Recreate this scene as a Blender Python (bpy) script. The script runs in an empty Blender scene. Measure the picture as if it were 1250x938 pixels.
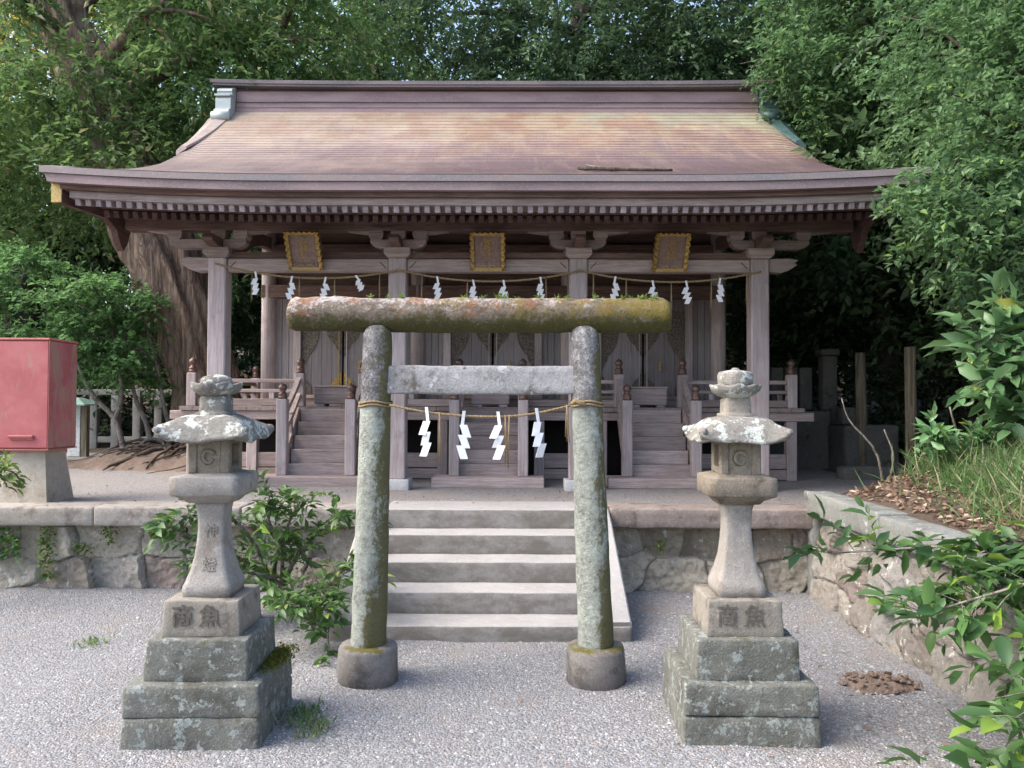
import bpy, math, random
import numpy as np
from mathutils import Matrix, Vector, noise as mnoise

SC = bpy.context.scene
COL = SC.collection
rad = math.radians

# ------------------------------------------------------------------ camera, sky, sun, exposure
cam_d = bpy.data.cameras.new('camera'); cam = bpy.data.objects.new('camera', cam_d); COL.objects.link(cam)
cam_d.sensor_width = 36.0; cam_d.lens = 27.36; cam_d.clip_start = 0.05; cam_d.clip_end = 500
cam.matrix_world = Matrix.Translation((0, 0, 1.65)) @ Matrix.Rotation(rad(90 + 1.27), 4, 'X') @ Matrix.Rotation(rad(0.22), 4, 'Z')
SC.camera = cam

SUN_EL, SUN_AZ = 48.0, 258.0          # compass style: 0 = +Y, 90 = +X, so 250 is left and a little towards the viewer
world = bpy.data.worlds.new('World'); SC.world = world; world.use_nodes = True
wn = world.node_tree; bg = wn.nodes['Background']
sky = wn.nodes.new('ShaderNodeTexSky'); sky.sky_type = 'NISHITA'; sky.sun_disc = False
sky.sun_elevation = rad(SUN_EL); sky.sun_rotation = rad(SUN_AZ); sky.dust_density = 3.5; sky.ozone_density = 1.0
wn.links.new(sky.outputs[0], bg.inputs[0]); bg.inputs[1].default_value = 0.142
sl = bpy.data.lights.new('sun', 'SUN'); so = bpy.data.objects.new('sun', sl); COL.objects.link(so)
sl.energy = 1.35; sl.angle = rad(45); sl.color = (1.0, 0.95, 0.88)
tosun = Vector((math.sin(rad(SUN_AZ)) * math.cos(rad(SUN_EL)), math.cos(rad(SUN_AZ)) * math.cos(rad(SUN_EL)), math.sin(rad(SUN_EL))))
so.rotation_euler = tosun.to_track_quat('Z', 'Y').to_euler(); so.location = tosun * 30
SC.view_settings.view_transform = 'Standard'; SC.view_settings.look = 'None'
SC.view_settings.exposure = 1.68; SC.view_settings.gamma = 1.0; SC.view_settings.use_curve_mapping = False
SC.cycles.max_bounces = 6; SC.cycles.diffuse_bounces = 4; SC.cycles.glossy_bounces = 2
SC.cycles.transmission_bounces = 4; SC.cycles.transparent_max_bounces = 4
SC.cycles.caustics_reflective = False; SC.cycles.caustics_refractive = False

# ------------------------------------------------------------------ mesh helpers
def nz(p, f=1.0, seed=0.0):
    return mnoise.noise(Vector((p[0] * f + seed * 7.13, p[1] * f - seed * 3.7, p[2] * f + seed * 1.9)))

class MB:
    def __init__(s): s.v = []; s.f = []
    def add(s, vs, fs):
        o = len(s.v); s.v += [tuple(v) for v in vs]; s.f += [tuple(i + o for i in f) for f in fs]; return s
    def box(s, x0, x1, y0, y1, z0, z1, ch=0.0):
        if ch <= 0:
            return s.add([(x0,y0,z0),(x1,y0,z0),(x1,y1,z0),(x0,y1,z0),(x0,y0,z1),(x1,y0,z1),(x1,y1,z1),(x0,y1,z1)],
                         [(0,3,2,1),(4,5,6,7),(0,1,5,4),(1,2,6,5),(2,3,7,6),(3,0,4,7)])
        vs = []; c = ch
        for sx in (0, 1):
            for sy in (0, 1):
                for sz in (0, 1):
                    X = (x0, x1)[sx]; Y = (y0, y1)[sy]; Z = (z0, z1)[sz]
                    dx = c if sx == 0 else -c; dy = c if sy == 0 else -c; dz = c if sz == 0 else -c
                    vs += [(X, Y + dy, Z + dz), (X + dx, Y, Z + dz), (X + dx, Y + dy, Z)]
        I = lambda a, b, d, k: ((a * 2 + b) * 2 + d) * 3 + k
        fs = []
        for a in (0, 1):
            q = [I(a,0,0,0), I(a,1,0,0), I(a,1,1,0), I(a,0,1,0)]; fs.append(q if a else q[::-1])
            q = [I(0,a,0,1), I(1,a,0,1), I(1,a,1,1), I(0,a,1,1)]; fs.append(q[::-1] if a else q)
            q = [I(0,0,a,2), I(1,0,a,2), I(1,1,a,2), I(0,1,a,2)]; fs.append(q if a else q[::-1])
        for a in (0, 1):
            for b in (0, 1):
                e = (a + b) % 2
                q = [I(a,b,0,0), I(a,b,0,1), I(a,b,1,1), I(a,b,1,0)]; fs.append(q if e == 0 else q[::-1])
                q = [I(a,0,b,0), I(a,0,b,2), I(a,1,b,2), I(a,1,b,0)]; fs.append(q[::-1] if e == 0 else q)
                q = [I(0,a,b,1), I(0,a,b,2), I(1,a,b,2), I(1,a,b,1)]; fs.append(q if e == 0 else q[::-1])
                for d in (0, 1):
                    t = [I(a,b,d,0), I(a,b,d,1), I(a,b,d,2)]; fs.append(t if (a + b + d) % 2 == 1 else t[::-1])
        return s.add(vs, fs)
    def tbox(s, M, sx, sy, sz, ch=0.0):
        m = MB().box(-sx/2, sx/2, -sy/2, sy/2, -sz/2, sz/2, ch)
        return s.add([tuple(M @ Vector(v)) for v in m.v], m.f)
    def beam(s, a, b, w, h, ch=0.0, up=(0, 0, 1)):
        a = Vector(a); b = Vector(b); d = b - a; L = d.length; x = d / L
        u = Vector(up); y = u.cross(x).normalized(); z = x.cross(y)
        M = Matrix(((x.x,y.x,z.x,0),(x.y,y.y,z.y,0),(x.z,y.z,z.z,0),(0,0,0,1)))
        return s.tbox(Matrix.Translation((a + b) / 2) @ M, L, w, h, ch)
    def lathe(s, prof, c=(0, 0, 0), n=20, ph=0.0, cap=True):
        vs = []; fs = []; m = len(prof)
        for r, z in prof:
            for k in range(n):
                a = 2 * math.pi * k / n + ph
                vs.append((c[0] + r * math.cos(a), c[1] + r * math.sin(a), c[2] + z))
        for i in range(m - 1):
            for k in range(n):
                k2 = (k + 1) % n
                fs.append((i*n+k, i*n+k2, (i+1)*n+k2, (i+1)*n+k))
        if cap:
            fs.append(tuple(range(n))[::-1]); fs.append(tuple((m-1)*n + k for k in range(n)))
        return s.add(vs, fs)
    def tube(s, pts, rs, n=8, cap=True, wob=0.0, seed=0, flute=0.0):
        pts = [Vector(p) for p in pts]
        if not hasattr(rs, '__len__'): rs = [rs] * len(pts)
        vs = []; fs = []; prev = None
        for i, p in enumerate(pts):
            t = (pts[min(i+1, len(pts)-1)] - pts[max(i-1, 0)]).normalized()
            if prev is None:
                prev = t.cross(Vector((0.123, 0.2, 1))) if abs(t.z) < 0.9 else t.cross(Vector((1, 0.1, 0.05)))
            u = (prev - t * prev.dot(t)).normalized(); prev = u; w = t.cross(u)
            for k in range(n):
                a = 2 * math.pi * k / n
                r = rs[i]
                if wob: r *= 1 + wob * nz((math.cos(a)*1.5, math.sin(a)*1.5, i*0.35), 1.0, seed)
                if flute: r *= 1 + flute * nz((math.cos(a)*3, math.sin(a)*3, i*0.12), 1.3, seed + 5)
                vs.append(p + u * (r * math.cos(a)) + w * (r * math.sin(a)))
        for i in range(len(pts) - 1):
            for k in range(n):
                k2 = (k + 1) % n
                fs.append((i*n+k, i*n+k2, (i+1)*n+k2, (i+1)*n+k))
        if cap:
            fs.append(tuple(range(n))[::-1]); fs.append(tuple((len(pts)-1)*n + k for k in range(n)))
        return s.add(vs, fs)
    def prism(s, poly, axis, t0, t1):
        # poly: 2D points; axis 'x' -> poly in (y,z); 'y' -> (x,z); 'z' -> (x,y)
        def P(p, t): return {'x': (t, p[0], p[1]), 'y': (p[0], t, p[1]), 'z': (p[0], p[1], t)}[axis]
        n = len(poly); vs = [P(p, t0) for p in poly] + [P(p, t1) for p in poly]
        fs = [tuple(range(n)), tuple(range(2*n-1, n-1, -1))] + [(i, n+i, n+(i+1) % n, (i+1) % n) for i in range(n)]
        return s.add(vs, fs)
    def rings(s, R, cap=True):
        n = len(R[0]); vs = [p for r in R for p in r]; fs = []
        for i in range(len(R) - 1):
            for k in range(n):
                k2 = (k + 1) % n
                fs.append((i*n+k, i*n+k2, (i+1)*n+k2, (i+1)*n+k))
        if cap:
            fs.append(tuple(range(n))[::-1]); fs.append(tuple((len(R)-1)*n + k for k in range(n)))
        return s.add(vs, fs)
    def rough(s, amp, f=6.0, seed=0.0, amp2=None):
        a2 = amp * 0.5 if amp2 is None else amp2
        out = []
        for p in s.v:
            out.append((p[0] + amp * nz(p, f, seed) + a2 * nz(p, f*3.7, seed+3),
                        p[1] + amp * nz(p, f, seed+11) + a2 * nz(p, f*3.7, seed+14),
                        p[2] + amp * nz(p, f, seed+23) + a2 * nz(p, f*3.7, seed+27)))
        s.v = out; return s
    def move(s, M):
        s.v = [tuple(M @ Vector(v)) for v in s.v]; return s

def grid_box(x0, x1, y0, y1, z0, z1, step=0.03, rnd=0.012, top=(1.0, 1.0)):
    """box with a lattice on every face and eased edges; top = scale of the top face"""
    def ticks(a, b):
        n = max(1, int(round((b - a - 2*rnd) / step)))
        return [a] + [a + rnd + (b - a - 2*rnd) * i / n for i in range(n + 1)] + [b]
    X, Y, Z = ticks(x0, x1), ticks(y0, y1), ticks(z0, z1)
    nx, ny, nz_ = len(X) - 1, len(Y) - 1, len(Z) - 1
    idx = {}; vs = []; fs = []
    cx, cy = (x0 + x1) / 2, (y0 + y1) / 2
    def V(i, j, k):
        key = (i, j, k)
        if key not in idx:
            ex = (i in (0, nx)) + (j in (0, ny)) + (k in (0, nz_))
            x, y, z = X[i], Y[j], Z[k]
            if ex >= 2:
                q = rnd * (0.34 if ex == 2 else 0.5)
                if i in (0, nx): x += q if i == 0 else -q
                if j in (0, ny): y += q if j == 0 else -q
                if k in (0, nz_): z += q if k == 0 else -q
            t = (z - z0) / (z1 - z0)
            x = cx + (x - cx) * (1 + (top[0] - 1) * t); y = cy + (y - cy) * (1 + (top[1] - 1) * t)
            idx[key] = len(vs); vs.append((x, y, z))
        return idx[key]
    for i in range(nx):
        for j in range(ny):
            fs.append((V(i,j,0), V(i,j+1,0), V(i+1,j+1,0), V(i+1,j,0)))
            fs.append((V(i,j,nz_), V(i+1,j,nz_), V(i+1,j+1,nz_), V(i,j+1,nz_)))
    for i in range(nx):
        for k in range(nz_):
            fs.append((V(i,0,k), V(i+1,0,k), V(i+1,0,k+1), V(i,0,k+1)))
            fs.append((V(i,ny,k), V(i,ny,k+1), V(i+1,ny,k+1), V(i+1,ny,k)))
    for j in range(ny):
        for k in range(nz_):
            fs.append((V(0,j,k), V(0,j,k+1), V(0,j+1,k+1), V(0,j+1,k)))
            fs.append((V(nx,j,k), V(nx,j+1,k), V(nx,j+1,k+1), V(nx,j,k+1)))
    m = MB(); m.add(vs, fs); return m

def obj(name, mb, mat, parent=None, smooth=False, loc=None, attr=None):
    me = bpy.data.meshes.new(name)
    me.from_pydata(mb.v, [], mb.f); me.validate()
    if smooth: me.polygons.foreach_set('use_smooth', [True] * len(me.polygons))
    me.materials.append(mat)
    if attr is not None:
        for an, data in attr.items():
            a = me.attributes.new(an, 'FLOAT', 'POINT'); a.data.foreach_set('value', data)
    me.update()
    o = bpy.data.objects.new(name, me); COL.objects.link(o)
    if parent is not None: o.parent = parent
    if loc is not None: o.location = loc
    return o

def np_obj(name, V, F, mat, parent=None, smooth=False, loc=None):
    """V (n,3) array, F (m,k) array"""
    me = bpy.data.meshes.new(name); V = np.asarray(V, dtype=np.float32); F = np.asarray(F, dtype=np.int32)
    n, k = F.shape
    me.vertices.add(len(V)); me.vertices.foreach_set('co', V.ravel())
    me.loops.add(n * k); me.loops.foreach_set('vertex_index', F.ravel())
    me.polygons.add(n); me.polygons.foreach_set('loop_start', np.arange(0, n*k, k, dtype=np.int32))
    if smooth: me.polygons.foreach_set('use_smooth', np.ones(n, dtype=bool))
    me.materials.append(mat); me.update(calc_edges=True); me.validate()
    o = bpy.data.objects.new(name, me); COL.objects.link(o)
    if parent is not None: o.parent = parent
    if loc is not None: o.location = loc
    return o

def tag(o, label, cat, group=None):
    o['label'] = label; o['category'] = cat
    if group: o['group'] = group
    return o
def thing(name, label, cat, loc=(0, 0, 0), rz=0.0, group=None):
    o = bpy.data.objects.new(name, None); COL.objects.link(o); o.empty_display_size = 0.1
    o.location = loc; o.rotation_euler = (0, 0, rz); return tag(o, label, cat, group)
def kind(o, k): o['kind'] = k; return o
def copy_tree(o, parent=None):
    c = o.copy(); COL.objects.link(c)
    if parent is not None: c.parent = parent
    for ch in list(o.children): copy_tree(ch, c)
    return c

# ------------------------------------------------------------------ material helpers
class Mat:
    def __init__(s, name):
        s.m = bpy.data.materials.new(name); s.m.use_nodes = True; s.t = s.m.node_tree
        s.bsdf = s.t.nodes['Principled BSDF']; s.out = s.t.nodes['Material Output']
        s.geo = s.n('ShaderNodeNewGeometry'); s.P = s.geo.outputs['Position']
        s.set('Specular IOR Level', 0.3); s.set('Roughness', 0.85)
    def n(s, t, **k):
        nd = s.t.nodes.new(t)
        for a, b in k.items(): setattr(nd, a, b)
        return nd
    def plug(s, sock, v):
        if hasattr(v, 'is_output'): s.t.links.new(v, sock)
        elif isinstance(v, (tuple, list)) and len(v) == 3 and sock.type == 'RGBA': sock.default_value = (*v, 1)
        else: sock.default_value = v
    def set(s, name, v): s.plug(s.bsdf.inputs[name], v)
    def scaled(s, vec, k):
        nd = s.n('ShaderNodeVectorMath', operation='MULTIPLY'); s.plug(nd.inputs[0], vec); nd.inputs[1].default_value = k; return nd.outputs[0]
    def noise(s, scale, detail=4, rough=0.6, vec=None, dist=0.0, off=0.0):
        v = s.P if vec is None else vec
        if off:
            ad = s.n('ShaderNodeVectorMath', operation='ADD'); s.plug(ad.inputs[0], v); ad.inputs[1].default_value = (off, off*1.7, -off); v = ad.outputs[0]
        nd = s.n('ShaderNodeTexNoise'); s.plug(nd.inputs['Vector'], v); nd.inputs['Scale'].default_value = scale
        nd.inputs['Detail'].default_value = detail; nd.inputs['Roughness'].default_value = rough; nd.inputs['Distortion'].default_value = dist
        return nd.outputs[0]
    def voronoi(s, scale, feature='F1', vec=None, out='Distance', rnd=1.0):
        nd = s.n('ShaderNodeTexVoronoi', feature=feature); s.plug(nd.inputs['Vector'], s.P if vec is None else vec)
        nd.inputs['Scale'].default_value = scale; nd.inputs['Randomness'].default_value = rnd
        return nd.outputs[out]
    def ramp(s, fac, stops, mode='LINEAR'):
        nd = s.n('ShaderNodeValToRGB'); s.plug(nd.inputs[0], fac); cr = nd.color_ramp; cr.interpolation = mode
        while len(cr.elements) < len(stops): cr.elements.new(0.5)
        for e, (p, c) in zip(cr.elements, stops):
            e.position = p; e.color = (c, c, c, 1) if not hasattr(c, '__len__') else (*c, 1)
        return nd.outputs[0]
    def step(s, fac, a, b):
        nd = s.n('ShaderNodeMapRange'); s.plug(nd.inputs[0], fac); nd.inputs[1].default_value = a; nd.inputs[2].default_value = b
        nd.interpolation_type = 'SMOOTHSTEP'; return nd.outputs[0]
    def mix(s, fac, a, b, blend='MIX'):
        nd = s.n('ShaderNodeMix', data_type='RGBA', blend_type=blend); nd.clamp_factor = True
        s.plug(nd.inputs[0], fac); s.plug(nd.inputs[6], a); s.plug(nd.inputs[7], b); return nd.outputs[2]
    def math(s, op, a, b=0.0, clamp=False):
        nd = s.n('ShaderNodeMath', operation=op, use_clamp=clamp); s.plug(nd.inputs[0], a); s.plug(nd.inputs[1], b); return nd.outputs[0]
    def axis(s, which, src='Position'):
        nd = s.n('ShaderNodeSeparateXYZ'); s.t.links.new(s.geo.outputs[src], nd.inputs[0]); return nd.outputs[which]
    def bump(s, h, strength=0.5, dist=0.01, normal=None):
        nd = s.n('ShaderNodeBump'); s.plug(nd.inputs['Height'], h); nd.inputs['Strength'].default_value = strength; nd.inputs['Distance'].default_value = dist
        if normal is not None: s.plug(nd.inputs['Normal'], normal)
        return nd.outputs[0]
    def done(s, col=None, rough=None, normal=None):
        if col is not None: s.set('Base Color', col)
        if rough is not None: s.set('Roughness', rough)
        if normal is not None: s.set('Normal', normal)
        return s.m

def wood(name, c_dark, c_light, axis, stain=None, rough=0.8, seed=0.0, plank=0.0):
    m = Mat(name); k = {'x': (0.06, 1, 1), 'y': (1, 0.06, 1), 'z': (1, 1, 0.05)}[axis]
    v = m.scaled(m.P, k)
    g = m.noise(45, 5, 0.65, v, 0.4, seed); g2 = m.noise(160, 3, 0.6, v, 0.2, seed + 2); big = m.noise(1.6, 4, 0.6, None, 0, seed + 5)
    sep = m.math('ADD', m.math('MULTIPLY', g, 0.65), m.math('MULTIPLY', g2, 0.35))
    col = m.mix(m.step(sep, 0.38, 0.62), c_dark, c_light)
    col = m.mix(m.math('MULTIPLY', m.step(big, 0.42, 0.75), 0.45), col, stain or tuple(c * 0.55 for c in c_dark))
    info = m.n('ShaderNodeObjectInfo')
    hv = m.n('ShaderNodeHueSaturation'); m.plug(hv.inputs['Color'], col)
    m.plug(hv.inputs['Value'], m.math('ADD', m.math('MULTIPLY', info.outputs['Random'], 0.42), 0.78))
    streak = m.step(m.noise(9, 4, 0.7, m.scaled(m.P, {'x': (0.1, 1, 1), 'y': (1, 0.1, 1), 'z': (1, 1, 0.07)}[axis]), 0.3, seed + 9), 0.55, 0.75)
    crack = m.step(m.noise(26, 3, 0.8, m.scaled(m.P, {'x': (0.04, 1, 1), 'y': (1, 0.04, 1), 'z': (1, 1, 0.03)}[axis]), 0.2, seed + 12), 0.63, 0.70)
    wet = m.step(m.noise(3.2, 6, 0.75, None, 0, seed + 15), 0.54, 0.70)
    hvc = m.mix(m.math('MULTIPLY', wet, 0.4), hv.outputs[0], tuple(c * 0.6 for c in c_dark)); hvc = m.mix(m.math('MULTIPLY', crack, 0.65), hvc, tuple(c * 0.4 for c in c_dark))
    col = m.mix(m.math('MULTIPLY', streak, 0.3), hvc, tuple(min(1, c * 1.35) for c in c_light))
    return m.done(col, rough, m.bump(sep, 0.6, 0.005))

def stone(name, c1, c2, c3, lichen=None, lich_amt=0.5, moss=None, moss_amt=0.5, bump=0.5, lscale=14, spk=120, dark=None, lich2=None, topmoss=0.0):
    m = Mat(name)
    a = m.noise(3.0, 6, 0.65); b = m.noise(22, 6, 0.7); c = m.noise(spk, 3, 0.6)
    col = m.mix(m.step(a, 0.3, 0.7), c1, c2)
    col = m.mix(m.math('MULTIPLY', m.step(b, 0.45, 0.75), 0.7), col, c3)
    col = m.mix(m.math('MULTIPLY', m.step(c, 0.5, 0.72), 0.45), col, tuple(x * 0.5 for x in c1))
    col = m.mix(m.math('MULTIPLY', m.step(m.noise(spk*0.8, 3, 0.6, off=4.0), 0.55, 0.72), 0.4), col, tuple(min(1, x * 1.5) for x in c3))
    if dark:
        col = m.mix(m.step(m.noise(5.5, 6, 0.72, off=9.0), 0.5, 0.66), col, dark)
    if moss:
        nzv = m.axis('Z', 'Normal')
        f = m.math('ADD', m.noise(6.5, 6, 0.7, off=3.1), m.math('MULTIPLY', nzv, topmoss))
        lo = 0.72 - 0.35 * moss_amt
        col = m.mix(m.step(f, lo, lo + 0.12), col, m.mix(m.noise(60, 3, 0.6), moss, tuple(x * 0.45 for x in moss)))
    if lichen:
        f = m.math('ADD', m.math('MULTIPLY', m.noise(lscale, 5, 0.65, off=1.3), 0.75), m.math('MULTIPLY', m.noise(lscale * 4, 3, 0.6), 0.25))
        lo = 0.68 - 0.28 * lich_amt
        col = m.mix(m.step(f, lo, lo + 0.05), col, m.mix(m.noise(90, 2, 0.6), lichen, tuple(x * 0.72 for x in lichen)))
    if lich2:
        f = m.noise(lscale * 0.6, 6, 0.7, off=17.0)
        col = m.mix(m.step(f, 0.56, 0.62), col, lich2)
    h = m.math('ADD', m.math('MULTIPLY', b, 0.6), m.math('MULTIPLY', c, 0.4))
    return m.done(col, 0.92, m.bump(h, bump, 0.012))

def leafmat(name, c_dark, c_light, c_odd=None, odd=0.06, trans=0.35, rough=0.45, spec=0.35):
    m = Mat(name)
    r = m.geo.outputs['Random Per Island']
    big = m.noise(1.1, 3, 0.6)
    f = m.math('ADD', m.math('MULTIPLY', r, 0.6), m.math('MULTIPLY', m.step(big, 0.3, 0.7), 0.4))
    col = m.mix(f, c_dark, c_light)
    oi = m.n('ShaderNodeObjectInfo'); hs = m.n('ShaderNodeHueSaturation'); m.plug(hs.inputs['Color'], col)
    m.plug(hs.inputs['Value'], m.math('ADD', m.math('MULTIPLY', oi.outputs['Random'], 0.5), 0.78)); m.plug(hs.inputs['Hue'], m.math('ADD', m.math('MULTIPLY', m.noise(0.35, 2, 0.5), 0.07), 0.458)); col = hs.outputs[0]
    if c_odd: col = m.mix(m.step(r, 1 - odd, 1 - odd + 0.01), col, c_odd)
    m.set('Base Color', col); m.set('Roughness', rough); m.set('Specular IOR Level', spec)
    tr = m.n('ShaderNodeBsdfTranslucent'); m.plug(tr.inputs[0], m.mix(0.5, col, tuple(min(1, x * 1.6) for x in c_light)))
    mx = m.n('ShaderNodeMixShader'); mx.inputs[0].default_value = trans
    m.t.links.new(m.bsdf.outputs[0], mx.inputs[1]); m.t.links.new(tr.outputs[0], mx.inputs[2]); m.t.links.new(mx.outputs[0], m.out.inputs[0])
    return m.m

def bark(name, c1, c2, c3, stretch=0.12, scale=14, bump=1.0):
    m = Mat(name); v = m.scaled(m.P, (1, 1, stretch))
    a = m.noise(scale, 6, 0.7, v, 0.6); b = m.noise(2.2, 4, 0.6); c = m.noise(scale*5, 4, 0.65, v)
    col = m.mix(m.step(a, 0.40, 0.60), c1, c2); col = m.mix(m.math('MULTIPLY', m.step(b, 0.45, 0.7), 0.7), col, c3)
    fur = m.step(m.noise(scale*0.45, 4, 0.75, v, 1.2, 5.0), 0.54, 0.62); col = m.mix(m.math('MULTIPLY', fur, 0.7), col, tuple(x * 0.4 for x in c1))
    col = m.mix(m.math('MULTIPLY', m.step(c, 0.5, 0.7), 0.5), col, tuple(x * 0.4 for x in c1))
    return m.done(col, 0.95, m.bump(m.math('ADD', a, m.math('MULTIPLY', c, 0.3)), bump, 0.03))

def plain(name, col, rough=0.6, metal=0.0, var=0.25, scale=30, bump=0.15):
    m = Mat(name); a = m.noise(scale, 4, 0.6)
    m.set('Metallic', metal)
    return m.done(m.mix(m.step(a, 0.35, 0.65), tuple(x * (1 - var) for x in col), col), rough, m.bump(a, bump, 0.003))

# ------------------------------------------------------------------ materials
WD, WL = (0.27, 0.21, 0.19), (0.41, 0.335, 0.315)
M_wx = wood('weathered timber across', WD, WL, 'x', (0.16, 0.115, 0.10))
M_wy = wood('weathered timber deep', WD, WL, 'y', (0.16, 0.115, 0.10))
M_wz = wood('weathered timber upright', (0.32, 0.265, 0.255), (0.46, 0.395, 0.39), 'z', (0.23, 0.165, 0.145))
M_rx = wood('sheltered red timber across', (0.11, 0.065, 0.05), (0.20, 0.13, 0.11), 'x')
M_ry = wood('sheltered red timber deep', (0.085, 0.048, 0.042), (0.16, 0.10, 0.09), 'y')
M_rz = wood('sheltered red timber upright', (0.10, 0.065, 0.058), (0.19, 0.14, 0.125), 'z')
M_raf = wood('rafter timber', (0.24, 0.19, 0.19), (0.38, 0.32, 0.33), 'y')
M_door = wood('door boards', (0.20, 0.175, 0.172), (0.265, 0.238, 0.24), 'z', (0.16, 0.115, 0.10))
M_bronze = plain('dark bronze', (0.165, 0.135, 0.11), 0.65, 0.2, 0.6, 45, 0.6)
M_gilt = plain('worn gilding', (0.46, 0.30, 0.09), 0.5, 0.45, 0.55, 60, 0.5)
M_gold = plain('gold leaf', (0.50, 0.36, 0.14), 0.45, 0.3, 0.35, 70, 0.4)
M_fitting = plain('brown bronze cap', (0.20, 0.125, 0.105), 0.45, 0.5, 0.4, 40, 0.2)
M_paper = plain('white paper', (0.78, 0.78, 0.79), 0.8, 0, 0.10, 30, 0.05)
M_straw = plain('straw', (0.33, 0.24, 0.13), 0.9, 0, 0.45, 120, 0.5)
M_board = wood('plaque board', (0.16, 0.105, 0.085), (0.25, 0.175, 0.15), 'z')

def mk_copper():
    m = Mat('weathered copper sheet')
    v = m.scaled(m.P, (1.0, 0.16, 0.16))
    st = m.noise(5.5, 6, 0.7, v, 0.5); fine = m.noise(38, 4, 0.7, m.scaled(m.P, (1.0, 0.3, 0.3))); big = m.noise(0.75, 4, 0.6)
    col = m.mix(m.step(big, 0.35, 0.65), (0.235, 0.16, 0.145), (0.205, 0.145, 0.15))
    col = m.mix(m.math('MULTIPLY', m.step(st, 0.46, 0.72), 0.6), col, (0.36, 0.27, 0.205))
    hz = m.math('ADD', m.axis('Z'), m.math('MULTIPLY', m.noise(1.4, 5, 0.7), 2.6))
    col = m.mix(m.math('MULTIPLY', m.step(hz, 5.9, 6.8), 0.75), col, m.mix(m.step(m.noise(2.2, 4, 0.6, off=2.0), 0.4, 0.6), (0.39, 0.315, 0.20), (0.31, 0.20, 0.125)))
    rt = m.math('ADD', hz, m.math('MULTIPLY', m.axis('X'), 0.16))
    col = m.mix(m.math('MULTIPLY', m.step(rt, 6.9, 7.4), 0.55), col, m.mix(m.noise(9, 4, 0.7), (0.36, 0.37, 0.26), (0.27, 0.33, 0.27)))
    col = m.mix(m.math('MULTIPLY', m.step(m.noise(1.9, 6, 0.75, off=6.0), 0.62, 0.75), 0.65), col, (0.20, 0.10, 0.055))
    drip = m.step(m.noise(20, 5, 0.78, m.scaled(m.P, (1.0, 0.14, 0.14)), 0.4, 3.0), 0.62, 0.78)
    col = m.mix(m.math('MULTIPLY', drip, 0.6), col, (0.52, 0.46, 0.42))
    left_light = m.math('ADD', m.math('MULTIPLY', m.axis('X'), -0.11), m.math('MULTIPLY', m.noise(1.3, 5, 0.7, off=21.0), 1.0))  # paler towards the left end: light from that side put into the colour
    col = m.mix(m.math('MULTIPLY', m.step(left_light, 0.45, 1.05), 0.5), col, (0.47, 0.395, 0.35))
    # separate sheets: each strip between two courses is cut into lengths with their own tone
    br = m.n('ShaderNodeTexBrick'); br.inputs['Scale'].default_value = 1.0; br.inputs['Brick Width'].default_value = 0.62; br.inputs['Row Height'].default_value = 0.115; br.inputs['Mortar Size'].default_value = 0.004
    br.inputs['Color1'].default_value = (0.80, 0.80, 0.80, 1); br.inputs['Color2'].default_value = (1.12, 1.12, 1.12, 1); br.inputs['Mortar'].default_value = (0.6, 0.6, 0.6, 1)
    cx = m.n('ShaderNodeCombineXYZ'); m.plug(cx.inputs[0], m.axis('X')); m.plug(cx.inputs[1], m.axis('Z')); m.plug(br.inputs['Vector'], cx.outputs[0])
    col = m.mix(0.45, col, br.outputs['Color'], 'MULTIPLY')
    col = m.mix(m.math('MULTIPLY', m.step(m.noise(60, 4, 0.75), 0.5, 0.72), 0.35), col, (0.10, 0.075, 0.07))
    m.set('Metallic', 0.15)
    return m.done(col, m.ramp(fine, [(0.3, 0.42), (0.7, 0.65)]), m.bump(fine, 0.25, 0.004))
M_copper = mk_copper()
def mk_cedge(name, a, b, c, seed):
    m = Mat(name); v = m.scaled(m.P, (0.2, 1, 1))
    g = m.noise(6, 5, 0.65, v, 0.2, seed); f = m.noise(50, 3, 0.6)
    col = m.mix(m.step(g, 0.35, 0.65), a, b); col = m.mix(m.math('MULTIPLY', m.step(f, 0.45, 0.75), 0.5), col, c)
    m.set('Metallic', 0.15)
    return m.done(col, 0.5, m.bump(f, 0.12, 0.003))
M_cedge = mk_cedge('copper eave edge', (0.20, 0.14, 0.14), (0.29, 0.205, 0.20), (0.33, 0.30, 0.29), 1.0)
M_cpat = mk_cedge('copper edge with patina', (0.20, 0.18, 0.18), (0.26, 0.20, 0.19), (0.31, 0.32, 0.31), 4.0)
M_ridge = mk_cedge('copper ridge', (0.23, 0.15, 0.155), (0.31, 0.22, 0.215), (0.36, 0.29, 0.28), 7.0)
M_ridgecap = mk_cedge('dark copper ridge cap', (0.12, 0.105, 0.11), (0.20, 0.16, 0.16), (0.27, 0.24, 0.25), 9.0)
M_verdi = mk_cedge('verdigris', (0.36, 0.41, 0.40), (0.46, 0.50, 0.48), (0.60, 0.62, 0.60), 12.0)
M_verdi2 = mk_cedge('dark verdigris', (0.045, 0.085, 0.085), (0.07, 0.125, 0.12), (0.10, 0.16, 0.155), 13.0)
M_pale = mk_cedge('glare paled copper', (0.34, 0.27, 0.25), (0.42, 0.34, 0.31), (0.48, 0.44, 0.42), 14.0)  # paler copper: glare on the left verge put into the colour

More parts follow.
